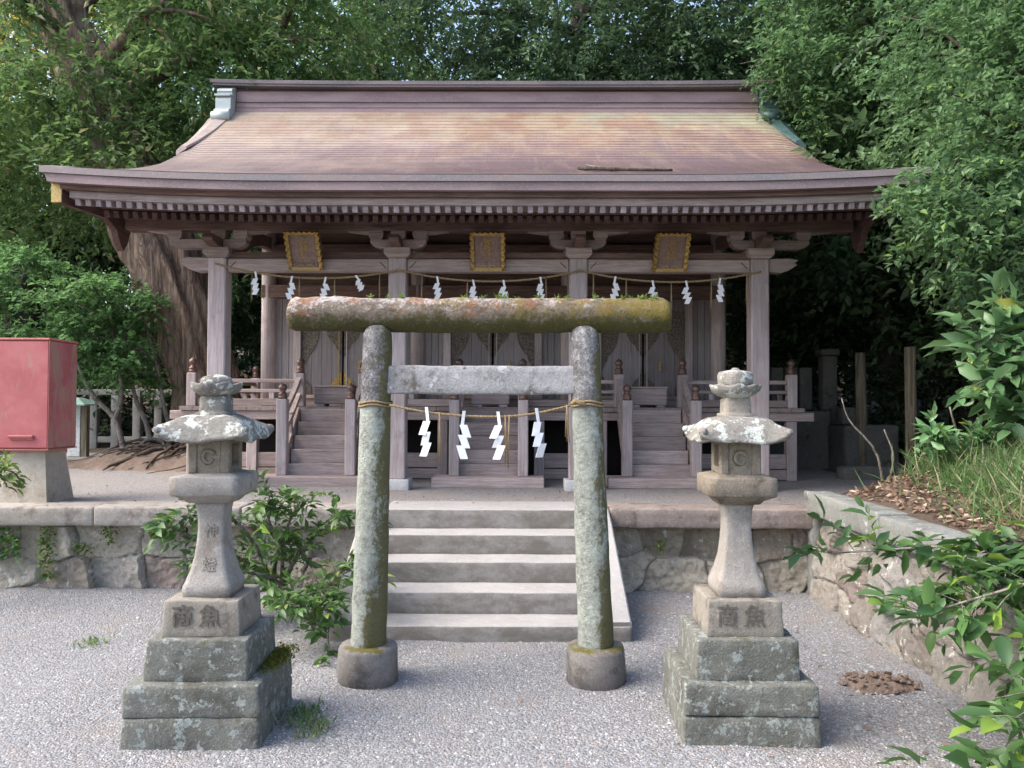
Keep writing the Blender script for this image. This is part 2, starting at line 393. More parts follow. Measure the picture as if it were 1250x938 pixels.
M_lant_base = stone('lantern base stone', (0.105, 0.108, 0.092), (0.16, 0.16, 0.142), (0.21, 0.215, 0.20), (0.29, 0.32, 0.30), 0.50, (0.12, 0.115, 0.06), 0.40, 1.0, 18, 110, dark=(0.085, 0.082, 0.07))
M_lant_mid = stone('lantern mid stone', (0.20, 0.18, 0.15), (0.27, 0.245, 0.205), (0.32, 0.30, 0.265), (0.48, 0.49, 0.46), 0.18, None, 0, 0.8, 16, 130, dark=(0.125, 0.11, 0.095))
M_lant_post = stone('lantern post stone', (0.25, 0.23, 0.205), (0.31, 0.29, 0.265), (0.36, 0.34, 0.32), (0.46, 0.46, 0.44), 0.06, None, 0, 0.7, 14, 140, dark=(0.20, 0.175, 0.15))
M_lant_box = stone('lantern firebox stone', (0.175, 0.15, 0.115), (0.24, 0.205, 0.16), (0.29, 0.26, 0.21), None, 0, None, 0, 0.8, 13, 120, dark=(0.11, 0.09, 0.07))
M_lant_roof = stone('lantern roof stone', (0.17, 0.16, 0.14), (0.235, 0.22, 0.195), (0.29, 0.275, 0.25), (0.50, 0.53, 0.49), 0.60, (0.13, 0.135, 0.07), 0.3, 0.9, 12, 120, dark=(0.11, 0.10, 0.085))
M_carve = plain('stroke dirt and crest shade', (0.125, 0.11, 0.09), 0.95, 0, 0.3, 60, 0.3)

def mk_torii_beam():
    m = Mat('mossy stone log')
    x = m.axis('X'); nzv = m.axis('Z', 'Normal')
    fz = m.math('ADD', m.math('MULTIPLY', m.noise(46, 5, 0.75, off=1.0), 0.5), m.math('MULTIPLY', m.noise(12, 5, 0.7), 0.5))
    base = m.mix(m.step(fz, 0.38, 0.62), (0.11, 0.085, 0.06), (0.27, 0.225, 0.18))
    lich = m.step(m.math('ADD', m.math('ADD', m.math('MULTIPLY', m.noise(34, 5, 0.75, off=2.0), 0.6), m.math('MULTIPLY', m.noise(7, 4, 0.7, off=4.0), 0.4)), m.math('ADD', m.math('MULTIPLY', nzv, 0.13), m.math('MULTIPLY', x, -0.045))), 0.56, 0.68)
    col = m.mix(m.math('MULTIPLY', lich, 0.9), base, (0.52, 0.475, 0.45))
    org = m.step(m.math('ADD', m.math('ADD', m.math('MULTIPLY', m.noise(5.5, 6, 0.75, off=5.0), 0.75), m.math('MULTIPLY', m.noise(40, 4, 0.7), 0.25)), m.math('MULTIPLY', nzv, 0.06)), 0.53, 0.63)
    col = m.mix(m.math('MULTIPLY', org, 0.8), col, (0.27, 0.115, 0.05))
    gm = m.math('ADD', m.math('ADD', m.math('MULTIPLY', m.noise(9, 6, 0.75, off=8.0), 0.6), m.math('MULTIPLY', m.noise(45, 4, 0.75, off=3.0), 0.4)), m.math('ADD', m.math('MULTIPLY', nzv, -0.20), m.math('MULTIPLY', x, 0.04)))
    col = m.mix(m.math('MULTIPLY', m.step(gm, 0.45, 0.61), 0.95), col, m.mix(m.noise(60, 4, 0.7), (0.12, 0.105, 0.03), (0.04, 0.045, 0.014)))
    yl = m.math('ADD', m.math('ADD', m.math('MULTIPLY', m.noise(7, 6, 0.75, off=12.0), 0.65), m.math('MULTIPLY', m.noise(38, 4, 0.75, off=6.0), 0.35)), m.math('ADD', m.math('MULTIPLY', nzv, 0.05), m.math('MULTIPLY', x, 0.085)))
    col = m.mix(m.math('MULTIPLY', m.step(yl, 0.50, 0.64), 0.85), col, m.mix(m.noise(48, 4, 0.7, off=1.0), (0.26, 0.19, 0.035), (0.11, 0.095, 0.02)))
    return m.done(col, 0.95, m.bump(m.noise(70, 5, 0.75), 1.0, 0.02))
M_tbeam = mk_torii_beam()
def mk_torii_pillar():
    m = Mat('lichened stone pillar')
    z = m.axis('Z'); nx = m.axis('X', 'Normal')
    fz = m.math('ADD', m.math('MULTIPLY', m.noise(70, 4, 0.75, off=1.0), 0.45), m.math('MULTIPLY', m.noise(13, 6, 0.75), 0.55))
    up = m.ramp(fz, [(0.38, (0.075, 0.07, 0.065)), (0.5, (0.19, 0.185, 0.185)), (0.62, (0.42, 0.42, 0.43))])
    fl = m.math('ADD', m.math('MULTIPLY', m.noise(42, 5, 0.75, off=2.0), 0.5), m.math('MULTIPLY', m.noise(8, 6, 0.75, off=3.0), 0.5))
    lo = m.ramp(fl, [(0.36, (0.16, 0.16, 0.14)), (0.47, (0.31, 0.325, 0.285)), (0.62, (0.45, 0.50, 0.43))])
    zz = m.math('ADD', z, m.math('MULTIPLY', m.noise(9, 6, 0.75, off=7.0), 0.14))
    col = m.mix(m.step(zz, 1.64, 1.74), lo, up)
    gm = m.math('ADD', m.math('MULTIPLY', m.noise(7.0, 7, 0.78, m.scaled(m.P, (1, 1, 0.5)), 0.4, 9.0), 0.65), m.math('MULTIPLY', m.noise(34, 5, 0.78, off=5.0), 0.35))
    gm = m.math('ADD', gm, m.math('ADD', m.math('MULTIPLY', nx, 0.17), m.math('MULTIPLY', m.step(z, 0.8, 0.15), 0.13)))
    col = m.mix(m.math('MULTIPLY', m.step(gm, 0.54, 0.64), 0.9), col, m.mix(m.noise(60, 4, 0.7), (0.17, 0.135, 0.04), (0.065, 0.07, 0.025)))
    return m.done(col, 0.95, m.bump(m.math('ADD', m.noise(60, 5, 0.75), m.math('MULTIPLY', m.noise(16, 5, 0.7), 0.7)), 1.0, 0.016))
M_tpill = mk_torii_pillar()
M_tnuki = stone('torii tie stone', (0.27, 0.26, 0.255), (0.36, 0.35, 0.35), (0.44, 0.43, 0.43), (0.56, 0.55, 0.55), 0.35, (0.12, 0.11, 0.06), 0.35, 0.8, 10, 100, dark=(0.12, 0.11, 0.09))
M_tbase = stone('torii base stone', (0.15, 0.135, 0.125), (0.205, 0.19, 0.175), (0.25, 0.235, 0.225), (0.4, 0.4, 0.38), 0.05, (0.15, 0.13, 0.03), 0.12, 0.8, 14, 120, dark=(0.10, 0.09, 0.08), topmoss=0.24)
M_step = stone('step concrete', (0.305, 0.292, 0.278), (0.37, 0.356, 0.343), (0.42, 0.406, 0.397), None, 0, None, 0, 0.3, 10, 150)
def shade_risers():  # darkens upright faces: riser shade put into the colour, with mottling
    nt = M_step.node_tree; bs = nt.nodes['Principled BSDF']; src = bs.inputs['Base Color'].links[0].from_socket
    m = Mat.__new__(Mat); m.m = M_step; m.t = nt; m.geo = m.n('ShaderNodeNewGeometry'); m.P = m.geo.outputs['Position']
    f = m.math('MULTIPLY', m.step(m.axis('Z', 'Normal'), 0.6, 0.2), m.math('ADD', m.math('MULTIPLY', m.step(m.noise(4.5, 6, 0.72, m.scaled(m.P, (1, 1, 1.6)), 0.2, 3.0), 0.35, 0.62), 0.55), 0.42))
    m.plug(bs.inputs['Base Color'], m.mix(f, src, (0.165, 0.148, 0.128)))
shade_risers()
M_coping = stone('coping stone', (0.26, 0.235, 0.205), (0.34, 0.31, 0.275), (0.39, 0.37, 0.34), (0.5, 0.5, 0.47), 0.1, None, 0, 0.5, 10, 120, dark=(0.17, 0.145, 0.125))
M_coping_r = stone('reddish coping stone', (0.20, 0.16, 0.14), (0.27, 0.225, 0.20), (0.33, 0.29, 0.265), (0.45, 0.42, 0.40), 0.12, None, 0, 0.6, 10, 120, dark=(0.12, 0.095, 0.085))
M_coping_g = stone('grey green coping stone', (0.165, 0.17, 0.155), (0.215, 0.22, 0.205), (0.26, 0.265, 0.25), (0.40, 0.43, 0.40), 0.32, (0.16, 0.17, 0.10), 0.25, 0.6, 9, 120, dark=(0.11, 0.11, 0.10))
M_conc = stone('old concrete', (0.34, 0.30, 0.245), (0.42, 0.375, 0.31), (0.46, 0.43, 0.37), None, 0, None, 0, 0.3, 12, 150, dark=(0.25, 0.215, 0.17))
M_found = stone('pale foundation stone', (0.42, 0.41, 0.41), (0.50, 0.49, 0.49), (0.55, 0.54, 0.54), None, 0, None, 0, 0.3)
M_fence_d = stone('shade darkened fence stone', (0.09, 0.088, 0.08), (0.13, 0.125, 0.115), (0.17, 0.165, 0.15), (0.24, 0.25, 0.22), 0.15, (0.06, 0.065, 0.03), 0.4, 0.7)  # darker copy of the fence stone, standing in for the wood's shade
M_fence = stone('grey fence stone', (0.22, 0.215, 0.20), (0.29, 0.28, 0.265), (0.34, 0.33, 0.31), (0.42, 0.44, 0.40), 0.2, (0.12, 0.13, 0.06), 0.3, 0.6)

def mk_rubble(name, tint, k=(1, 1, 1)):
    m = Mat(name)
    at = m.n('ShaderNodeAttribute', attribute_name='stone_id'); gp = m.n('ShaderNodeAttribute', attribute_name='joint')
    r = at.outputs['Fac']
    col = m.ramp(r, [(0.0, (0.25, 0.215, 0.175)), (0.2, (0.36, 0.325, 0.27)), (0.4, (0.29, 0.225, 0.195)), (0.6, (0.40, 0.365, 0.30)), (0.8, (0.33, 0.315, 0.285)), (1.0, (0.42, 0.39, 0.33))], 'CONSTANT')
    if k != (1, 1, 1): col = m.mix(1.0, col, k, 'MULTIPLY')
    col = m.mix(m.step(m.noise(7, 6, 0.7), 0.35, 0.7), col, m.mix(0.5, col, tint))
    col = m.mix(m.math('MULTIPLY', m.step(m.noise(28, 6, 0.72, off=3.0), 0.48, 0.66), 0.6), col, (0.17, 0.145, 0.115))
    col = m.mix(m.math('MULTIPLY', m.step(m.noise(10, 5, 0.7, off=8.0), 0.6, 0.67), 0.85), col, (0.60, 0.59, 0.56))
    col = m.mix(m.math('MULTIPLY', m.step(gp.outputs['Fac'], 0.5, 1.0), 0.75), col, (0.12, 0.105, 0.08))
    col = m.mix(m.math('MULTIPLY', m.step(m.noise(4.5, 6, 0.7, off=14.0), 0.6, 0.7), 0.7), col, (0.13, 0.14, 0.06))
    h = m.math('ADD', m.noise(26, 6, 0.75), m.math('MULTIPLY', m.noise(95, 3, 0.6), 0.4))
    return m.done(col, 0.95, m.bump(h, 0.85, 0.02))
M_rubble = mk_rubble('rubble stone', (0.36, 0.32, 0.27))
M_rubble_s = mk_rubble('grey side wall stone', (0.27, 0.26, 0.245), (0.74, 0.75, 0.78))
M_rubble_r = mk_rubble('pale rubble stone', (0.42, 0.38, 0.28))

def mk_gravel(name, soil, soil_lo, tint):
    m = Mat(name)
    wob = m.n('ShaderNodeVectorMath', operation='MULTIPLY'); m.plug(wob.inputs[0], m.P); wob.inputs[1].default_value = (1, 1, 0.0)
    cells = m.voronoi(78, vec=wob.outputs[0], out='Color'); d = m.voronoi(78, vec=wob.outputs[0])
    cells2 = m.voronoi(115, vec=wob.outputs[0], out='Color'); d2 = m.voronoi(115, vec=wob.outputs[0])
    bw = m.n('ShaderNodeSeparateColor'); m.plug(bw.inputs[0], cells); bw2 = m.n('ShaderNodeSeparateColor'); m.plug(bw2.inputs[0], cells2)
    f = m.math('ADD', m.math('MULTIPLY', bw.outputs[0], 0.62), m.math('MULTIPLY', bw2.outputs[1], 0.38))
    k = tint
    col = m.ramp(f, [(0.15, tuple(0.20 * q for q in k)), (0.4, tuple(0.28 * q for q in k)), (0.6, tuple(0.345 * q for q in k)), (0.8, tuple(0.42 * q for q in k)), (0.97, tuple(0.50 * q for q in k))])
    col = m.mix(m.math('MULTIPLY', m.step(bw.outputs[1], 0.7, 0.85), 0.35), col, (0.33, 0.25, 0.20))
    col = m.mix(m.math('MULTIPLY', m.step(d, 0.42, 0.75), 0.5), col, (0.15, 0.14, 0.135))
    so_ = m.step(m.math('ADD', m.noise(0.9, 6, 0.65), m.math('MULTIPLY', m.noise(7, 4, 0.6), 0.16)), soil_lo, soil_lo + 0.14)
    dirt = m.mix(m.noise(40, 5, 0.7), tuple(x * 0.75 for x in soil), soil)
    col = m.mix(m.math('MULTIPLY', so_, 0.8), col, dirt)
    h = m.math('SUBTRACT', 1.0, m.math('ADD', m.math('MULTIPLY', d, 0.9), m.math('MULTIPLY', d2, 0.4)))
    return m.done(col, 0.85, m.bump(h, 0.75, 0.012))
M_gravel = mk_gravel('grey gravel', (0.27, 0.24, 0.22), 0.60, (0.69, 0.715, 0.75))
M_gravel2 = mk_gravel('terrace gravel', (0.33, 0.275, 0.235), 0.60, (0.85, 0.81, 0.80))
def mk_pebble():
    m = Mat('pebble'); r = m.geo.outputs['Random Per Island']
    col = m.ramp(r, [(0.0, (0.15, 0.15, 0.155)), (0.3, (0.23, 0.23, 0.235)), (0.6, (0.29, 0.29, 0.30)), (0.88, (0.36, 0.345, 0.34)), (1.0, (0.50, 0.495, 0.49))])
    return m.done(col, 0.8)
M_pebble = mk_pebble()
def mk_soil():
    m = Mat('forest soil'); a = m.noise(3, 6, 0.7); b = m.noise(40, 5, 0.75)
    col = m.mix(a, (0.075, 0.055, 0.04), (0.15, 0.11, 0.08)); col = m.mix(m.math('MULTIPLY', m.step(b, 0.5, 0.7), 0.6), col, (0.21, 0.15, 0.10))
    return m.done(col, 1.0, m.bump(b, 1.0, 0.03))
M_soil = mk_soil()
M_mound = stone('root mound soil', (0.12, 0.085, 0.065), (0.20, 0.145, 0.115), (0.25, 0.20, 0.165), None, 0, (0.12, 0.14, 0.06), 0.3, 1.0, 12, 60)

L_oak = leafmat('oak leaves', (0.045, 0.10, 0.045), (0.165, 0.265, 0.085), (0.46, 0.36, 0.20), 0.04, 0.45)
L_dark = leafmat('dark evergreen leaves', (0.024, 0.055, 0.03), (0.10, 0.165, 0.075))
L_bush = leafmat('boxy small leaves', (0.04, 0.095, 0.045), (0.14, 0.25, 0.105), (0.20, 0.31, 0.07), 0.05, 0.45, rough=0.4)
L_maple = leafmat('maple leaves', (0.075, 0.17, 0.07), (0.16, 0.31, 0.11), None, 0, 0.5, 0.6)
L_yellow = leafmat('sun tinted leaves', (0.22, 0.20, 0.03), (0.45, 0.40, 0.06), (0.5, 0.26, 0.03), 0.2, 0.5)  # sunlight on distant foliage put into the leaf colour
L_cam = leafmat('glossy camellia leaves', (0.028, 0.078, 0.028), (0.105, 0.21, 0.055), (0.20, 0.30, 0.05), 0.10, 0.3, 0.42, 0.4)
L_auc = leafmat('broad pale leaves', (0.06, 0.15, 0.06), (0.18, 0.32, 0.14), (0.30, 0.32, 0.06), 0.05, 0.3, 0.35, 0.5)
L_fern = leafmat('fern fronds', (0.05, 0.11, 0.03), (0.16, 0.24, 0.05), (0.26, 0.28, 0.05), 0.1, 0.4, 0.6)
L_grass = leafmat('grass blades', (0.065, 0.14, 0.045), (0.15, 0.25, 0.085), (0.34, 0.29, 0.19), 0.2, 0.4, 0.6)
L_litter = leafmat('fallen leaves', (0.13, 0.075, 0.05), (0.30, 0.21, 0.15), (0.42, 0.34, 0.26), 0.12, 0.1, 0.8)
L_moss = leafmat('moss', (0.06, 0.075, 0.014), (0.17, 0.17, 0.025), None, 0, 0.2, 0.9)
B_cedar = bark('cedar bark', (0.15, 0.10, 0.075), (0.38, 0.275, 0.205), (0.21, 0.175, 0.135), 0.07, 16, 1.6)
B_root = bark('root bark', (0.075, 0.055, 0.042), (0.16, 0.12, 0.09), (0.11, 0.085, 0.065), 1.0, 20, 0.8)
B_grey = bark('grey bark', (0.14, 0.12, 0.10), (0.26, 0.235, 0.205), (0.30, 0.29, 0.25), 0.4, 20, 0.6)
B_dark = bark('dark bark', (0.05, 0.042, 0.035), (0.095, 0.08, 0.065), (0.06, 0.06, 0.045), 0.2, 14, 0.8)
B_post = bark('old post wood', (0.17, 0.14, 0.10), (0.27, 0.23, 0.17), (0.20, 0.19, 0.12), 0.06, 24, 0.6)
def mk_red():
    m = Mat('faded red paint'); a = m.noise(2.6, 5, 0.65); b = m.noise(60, 4, 0.6); nx = m.axis('X', 'Normal')
    col = m.mix(m.step(a, 0.35, 0.65), (0.38, 0.105, 0.11), (0.46, 0.155, 0.15))
    wear = m.math('ADD', m.noise(5.5, 6, 0.72, m.scaled(m.P, (1, 1, 0.35)), 0.3, 4.0), m.math('MULTIPLY', nx, 0.17))
    col = m.mix(m.math('MULTIPLY', m.step(wear, 0.60, 0.72), 0.75), col, (0.36, 0.24, 0.17))
    col = m.mix(m.math('MULTIPLY', m.step(b, 0.6, 0.8), 0.35), col, (0.50, 0.22, 0.20))
    return m.done(col, 0.62, m.bump(b, 0.1, 0.002))
M_red = mk_red()
M_rededge = plain('sun bleached red edge', (0.50, 0.17, 0.14), 0.7, 0, 0.3, 80, 0.3)
M_signgreen = plain('pale green sheet', (0.36, 0.55, 0.48), 0.5)
M_signwhite = plain('pale sign face', (0.62, 0.64, 0.66), 0.6)
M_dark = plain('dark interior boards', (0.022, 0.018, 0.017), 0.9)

# ------------------------------------------------------------------ leaves
def unit(a): return a / np.maximum(np.linalg.norm(a, axis=1, keepdims=True), 1e-6)
def leaf_mesh(C, D, U, L, W, fold=0.25, full=False, curl=0.15):
    """C centres of leaf base, D direction, U approx normal, L/W arrays -> verts, faces"""
    D = unit(D); S = unit(np.cross(D, U)); N = np.cross(S, D); L = L[:, None]; W = W[:, None]
    n = len(C)
    if not full:
        V = np.stack([C, C + D*L*0.45 + S*W*0.5 + N*W*fold, C + D*L - N*L*curl, C + D*L*0.45 - S*W*0.5 + N*W*fold], 1).reshape(-1, 3)
        b = (np.arange(n) * 4)[:, None]
        F = np.concatenate([b + np.array([[0, 1, 2]]), b + np.array([[0, 2, 3]])], 0)
        return V, F
    mid = [C, C + D*L*0.3 + N*L*0.02, C + D*L*0.68 - N*L*curl*0.35, C + D*L - N*L*curl]
    V = np.stack([mid[0], mid[1], mid[2], mid[3],
                  C + D*L*0.25 + S*W*0.42 + N*W*fold, C + D*L*0.62 + S*W*0.46 + N*(W*fold - L*curl*0.3),
                  C + D*L*0.25 - S*W*0.42 + N*W*fold, C + D*L*0.62 - S*W*0.46 + N*(W*fold - L*curl*0.3)], 1).reshape(-1, 3)
    b = (np.arange(n) * 8)[:, None]
    T = [(0,4,1),(1,4,5),(1,5,2),(2,5,3),(0,1,6),(1,7,6),(1,2,7),(2,3,7)]
    F = np.concatenate([b + np.array([t]) for t in T], 0)
    return V, F

def lobe_sprays(lobes, n, rng, shell=(0.55, 1.05), droop=0.25):
    w = np.array([(l[3]*l[4]*l[5]) ** 0.67 for l in lobes]); w /= w.sum()
    li = rng.choice(len(lobes), n, p=w); Lb = np.array(lobes)
    d = unit(rng.normal(size=(n, 3))); u = rng.uniform(shell[0]**2, shell[1]**2, (n, 1)) ** 0.5
    # lumpy outline
    lump = 1 + 0.22*np.sin(d[:, :1]*5 + li[:, None]*1.7) * np.cos(d[:, 1:2]*6 + li[:, None]) + 0.15*np.sin(d[:, 2:3]*9 + li[:, None]*2.1)
    P = Lb[li, :3] + d * Lb[li, 3:6] * u * lump
    ax = unit(d * np.array([1, 1, 0.6]) + rng.normal(size=(n, 3)) * 0.45 + np.array([0, 0, -droop]))
    return P, ax, li

def spray_leaves(P, ax, rng, k, slen, L, W, spread=0.85, up=0.9, full=False, fold=0.25, jit=0.35, curl=0.15):
    n = len(P)
    t = (np.arange(k) + 0.5) / k
    side = unit(np.cross(ax, np.array([0, 0, 1.0]) + rng.normal(size=(n, 3)) * 0.25))
    sg = np.where(np.arange(k) % 2 == 0, 1.0, -1.0)
    sl = slen * rng.uniform(0.6, 1.3, (n, 1, 1))
    C = P[:, None, :] + ax[:, None, :] * (t[None, :, None] - 0.5) * sl + rng.normal(size=(n, k, 3)) * slen * 0.06
    C[:, :, 2] -= (t[None, :] ** 2) * slen * 0.25
    tip = (t[None, :, None] ** 2)
    D = ax[:, None, :] * (0.45 + 0.5 * tip) + side[:, None, :] * sg[None, :, None] * spread * (1 - 0.6 * tip) + rng.normal(size=(n, k, 3)) * jit
    U = np.array([0, 0, up])[None, None, :] + rng.normal(size=(n, k, 3)) * 0.5
    C = C.reshape(-1, 3); D = D.reshape(-1, 3); U = U.reshape(-1, 3); m = len(C)
    sc = rng.uniform(0.5, 1.35, m)
    return leaf_mesh(C, D, U, L * sc, W * sc * rng.uniform(0.85, 1.15, m), fold, full, curl)

def crown(name, lobes, nspray, k, slen, L, W, mat, parent, seed, full=False, shell=(0.5, 1.05), droop=0.25, up=0.9, **kw):
    rng = np.random.default_rng(seed)
    P, ax, li = lobe_sprays(lobes, nspray, rng, shell, droop)
    V, F = spray_leaves(P, ax, rng, k, slen, L, W, full=full, up=up, **kw)
    return np_obj(name, V, F, mat, parent)

def limbs(mb, trunk, lobes, rng, r0=0.09, n=7, twigs=3):
    """curved limbs from the trunk's upper half to each lobe and twigs inside it"""
    T = [Vector(p[:3]) for p in trunk]
    zmin = min(t.z for t in T) + .62 * (max(t.z for t in T) - min(t.z for t in T)) if r0 > .15 else -99
    for l in lobes:
        if l[2] < zmin: continue
        c = Vector(l[:3]); best = min(range(len(T)), key=lambda i: (T[i] - c).length + max(0, T[i].z - c.z) * 1.5)
        a = T[best]; mid = a.lerp(c, 0.5) + Vector((rng.uniform(-.2, .2), rng.uniform(-.2, .2), 0.15 * (c - a).length))
        pts = [a.lerp(mid, t).lerp(mid.lerp(c, t), t) for t in [i / 8 for i in range(9)]]
        mb.tube(pts, [r0 * (1 - 0.75 * i / 8) for i in range(9)], n)
        for q in range(twigs):
            e = c + Vector((rng.normal() * l[3] * .6, rng.normal() * l[4] * .6, rng.normal() * l[5] * .6))
            s = pts[5 + q % 4]; m2 = s.lerp(e, .5) + Vector((0, 0, .1))
            mb.tube([s, s.lerp(m2, .6), m2.lerp(e, .4), e], [r0*.35, r0*.25, r0*.16, r0*.05], 5)
    return mb

def smooth_path(keys, n):
    """keys [(x,y,z,r)] -> Catmull-Rom points, radii"""
    K = [np.array(k, float) for k in keys]; K = [2*K[0]-K[1]] + K + [2*K[-1]-K[-2]]
    out = []
    segs = len(K) - 3
    for i in range(n + 1):
        u = i / n * segs; s = min(int(u), segs - 1); t = u - s
        p0, p1, p2, p3 = K[s:s+4]
        out.append(0.5 * ((2*p1) + (-p0+p2)*t + (2*p0-5*p1+4*p2-p3)*t*t + (-p0+3*p1-3*p2+p3)*t**3))
    return [tuple(o[:3]) for o in out], [max(0.004, float(o[3])) for o in out]

# ------------------------------------------------------------------ setting: ground, terrace, forest floor, bank
ZP = 0.735
def sheet(name, x0, x1, y0, y1, nx, ny, zf, mat):
    xs = np.linspace(x0, x1, nx + 1); ys = np.linspace(y0, y1, ny + 1)
    V = [(x, y, zf(x, y)) for y in ys for x in xs]
    F = [(j*(nx+1)+i, j*(nx+1)+i+1, (j+1)*(nx+1)+i+1, (j+1)*(nx+1)+i) for j in range(ny) for i in range(nx)]
    o = np_obj(name, V, F, mat, smooth=True); return kind(o, 'structure')
def g0(x, y):
    return 0.024 * nz((x, y, 0), 0.7) + 0.012 * nz((x, y, 2), 2.2) + 0.006 * nz((x, y, 5), 5.0) + 0.02 * max(0, (y - 5.6)) * (1 if x < -1.2 else 0.6)
sheet('gravel_ground', -9, 3.1, -4, 6.95, 120, 110, g0, M_gravel)
sheet('open_ground', -120, 120, -120, 6.9, 20, 20, lambda x, y: -0.06, M_gravel)
sheet('terrace_gravel', -8.5, 4.4, 6.75, 13.5, 60, 40, lambda x, y: ZP - 0.006 + 0.006 * nz((x, y, 0), 1.5), M_gravel2)
def gf(x, y):
    h = ZP - 0.03 + 0.35 * max(0, y - 15) * 0.35 + 0.12 * nz((x, y, 0), 0.5)
    if x > 4.4: h += min(1.8, (x - 4.4) * 0.22)
    if y < 14 and -8.5 < x < 4.5: h = ZP - 0.05
    if x < -9: h = max(h, ZP) - 0.02
    return h
sheet('forest_floor', -60, 60, 7.2, 90, 120, 90, gf, M_soil)
def bank_z(x, y):
    t = max(0, x - 2.72)
    z = 0.84 + 0.035 * (y - 4.0) * 0.6 + 0.30 * t + 0.05 * nz((x, y, 0), 2.2) * min(1, t * 4)
    f = min(1, max(0, (y - 6.3 - .25 * t) / .9)); z = z * (1 - f) + (ZP - 0.06) * f
    return z
sheet('earth_bank', 2.70, 9, 1.0, 9.6, 60, 70, bank_z, M_soil)

# ------------------------------------------------------------------ rubble retaining walls
def rubble(W, H, seed, cw=0.42, chh=0.27, res=0.013, depth=0.042, batter=0.0):
    """a u-v face of fitted stones: returns verts in (u, out, v), faces, attributes"""
    rng = np.random.default_rng(seed)
    rows = max(1, int(round(H / chh))); seeds = []
    for r in range(-1, rows + 1):
        u = -cw + rng.uniform(0, cw)
        while u < W + cw:
            seeds.append((u + rng.normal() * .03, (r + .5) * H / rows + rng.normal() * .035, rng.uniform(.75, 1.3))); u += cw * rng.uniform(.6, 1.45)
    S = np.array(seeds); ids = rng.uniform(0, 1, len(S)); bul = rng.uniform(0.3, 1.0, len(S)); tl = rng.normal(size=(len(S), 2)) * 0.16
    nu = int(W / res); nv = int(H / res); U, Vv = np.meshgrid(np.linspace(0, W, nu + 1), np.linspace(0, H, nv + 1))
    p = np.stack([U.ravel(), Vv.ravel()], 1)
    wob = np.array([[0.045 * nz((a, b, seed), 5.0), 0.045 * nz((a, b, seed + 9), 5.0)] for a, b in p]); q = p + wob
    out = np.zeros(len(p)); jt = np.zeros(len(p)); sid = np.zeros(len(p))
    for i in range(0, len(q), 4000):
        d = np.abs(q[i:i+4000, None, :] - S[None, :, :2]); d = ((d[..., 0] / S[:, 2] * 0.62) ** 2.6 + (d[..., 1]) ** 2.6) ** (1/2.6)
        o = np.argsort(d, 1)[:, :2]; r = np.arange(len(o)); f1 = d[r, o[:, 0]]; f2 = d[r, o[:, 1]]
        g = np.clip((f2 - f1) / 0.020, 0, 1); g = g * g * (3 - 2 * g)
        b = o[:, 0]; loc = q[i:i+4000] - S[b, :2]
        out[i:i+4000] = g * (0.55 + 0.45 * bul[b]) * depth + (loc * tl[b]).sum(1) * g; jt[i:i+4000] = 1 - g; sid[i:i+4000] = ids[b]
    fr = np.array([0.022 * nz((a, b, seed), 7) + 0.016 * nz((a, b, seed), 19) + 0.008 * nz((a, b, seed), 48) for a, b in p])
    out = out + fr * (1 - jt * .7)
    F = [(j*(nu+1)+i, j*(nu+1)+i+1, (j+1)*(nu+1)+i+1, (j+1)*(nu+1)+i) for j in range(nv) for i in range(nu)]
    return p, out, F, sid, jt

def front_wall(name, label, x0, x1, seed, mcop, mrub, cuts):
    t = thing(name, label, 'wall', (x0, 6.8, 0))
    H = 0.60
    p, out, F, sid, jt = rubble(x1 - x0, H, seed)
    mb = MB(); mb.add([(a, -o + 0.02 - 0.04 * (1 - b / H), b - 0.02) for (a, b), o in zip(p, out)], F)
    obj('stone_face', mb, mrub, t, True, attr={'stone_id': sid.tolist(), 'joint': jt.tolist()})
    xs = [0] + cuts + [x1 - x0]; rr = random.Random(seed)
    for a, b in zip(xs[:-1], xs[1:]):
        g = grid_box(a + .004, b - .004, -0.17 + rr.uniform(-.01, .01), 0.22, 0.575, ZP + 0.004 + rr.uniform(-.004, .004), 0.05, 0.016)
        obj('coping_stone', g.rough(0.005, 5, seed + a), mcop, t, True)
    return t
front_wall('retaining_wall', 'low rubble retaining wall with grey coping left of the stone steps', -8.5, -1.262, 3, M_coping, M_rubble, [1.9, 3.55, 4.95, 6.2])
front_wall('retaining_wall', 'short pale rubble wall with reddish brown coping right of the stone steps', 0.832, 2.60, 8, M_coping_r, M_rubble_r, [1.05])

def side_wall():
    t = thing('retaining_wall', 'side rubble wall with grey green coping holding the earth bank', 'wall', (2.55, 6.62, 0))
    Lw = 5.4; H = 0.735
    p, out, F, sid, jt = rubble(Lw, H, 21, 0.38, 0.24, 0.014, 0.045)
    mb = MB(); mb.add([(0.10 - o - 0.09 * (1 - b / H), -a, b - 0.03) for (a, b), o in zip(p, out)], [f[::-1] for f in F])
    mb.v = [(x, y, z) for x, y, z in mb.v]
    obj('stone_face', mb, M_rubble_s, t, True, attr={'stone_id': sid.tolist(), 'joint': jt.tolist()})
    ys = [0.12, -1.25, -2.75, -4.1, -5.4]
    for a, b in zip(ys[:-1], ys[1:]):
        zt = 0.905 + 0.012 * b
        g = grid_box(-0.03, 0.19, b + .005, a - .005, 0.70, zt, 0.05, 0.012)
        obj('coping_stone', g.rough(0.005, 5, 40 + a), M_coping_g, t, True)
    end = grid_box(-0.01, 0.17, 0.0, 0.11, -0.02, 0.697, 0.05, 0.02)
    obj('corner_stone', end.rough(0.02, 6, 3), M_coping_g, t, True)
side_wall()

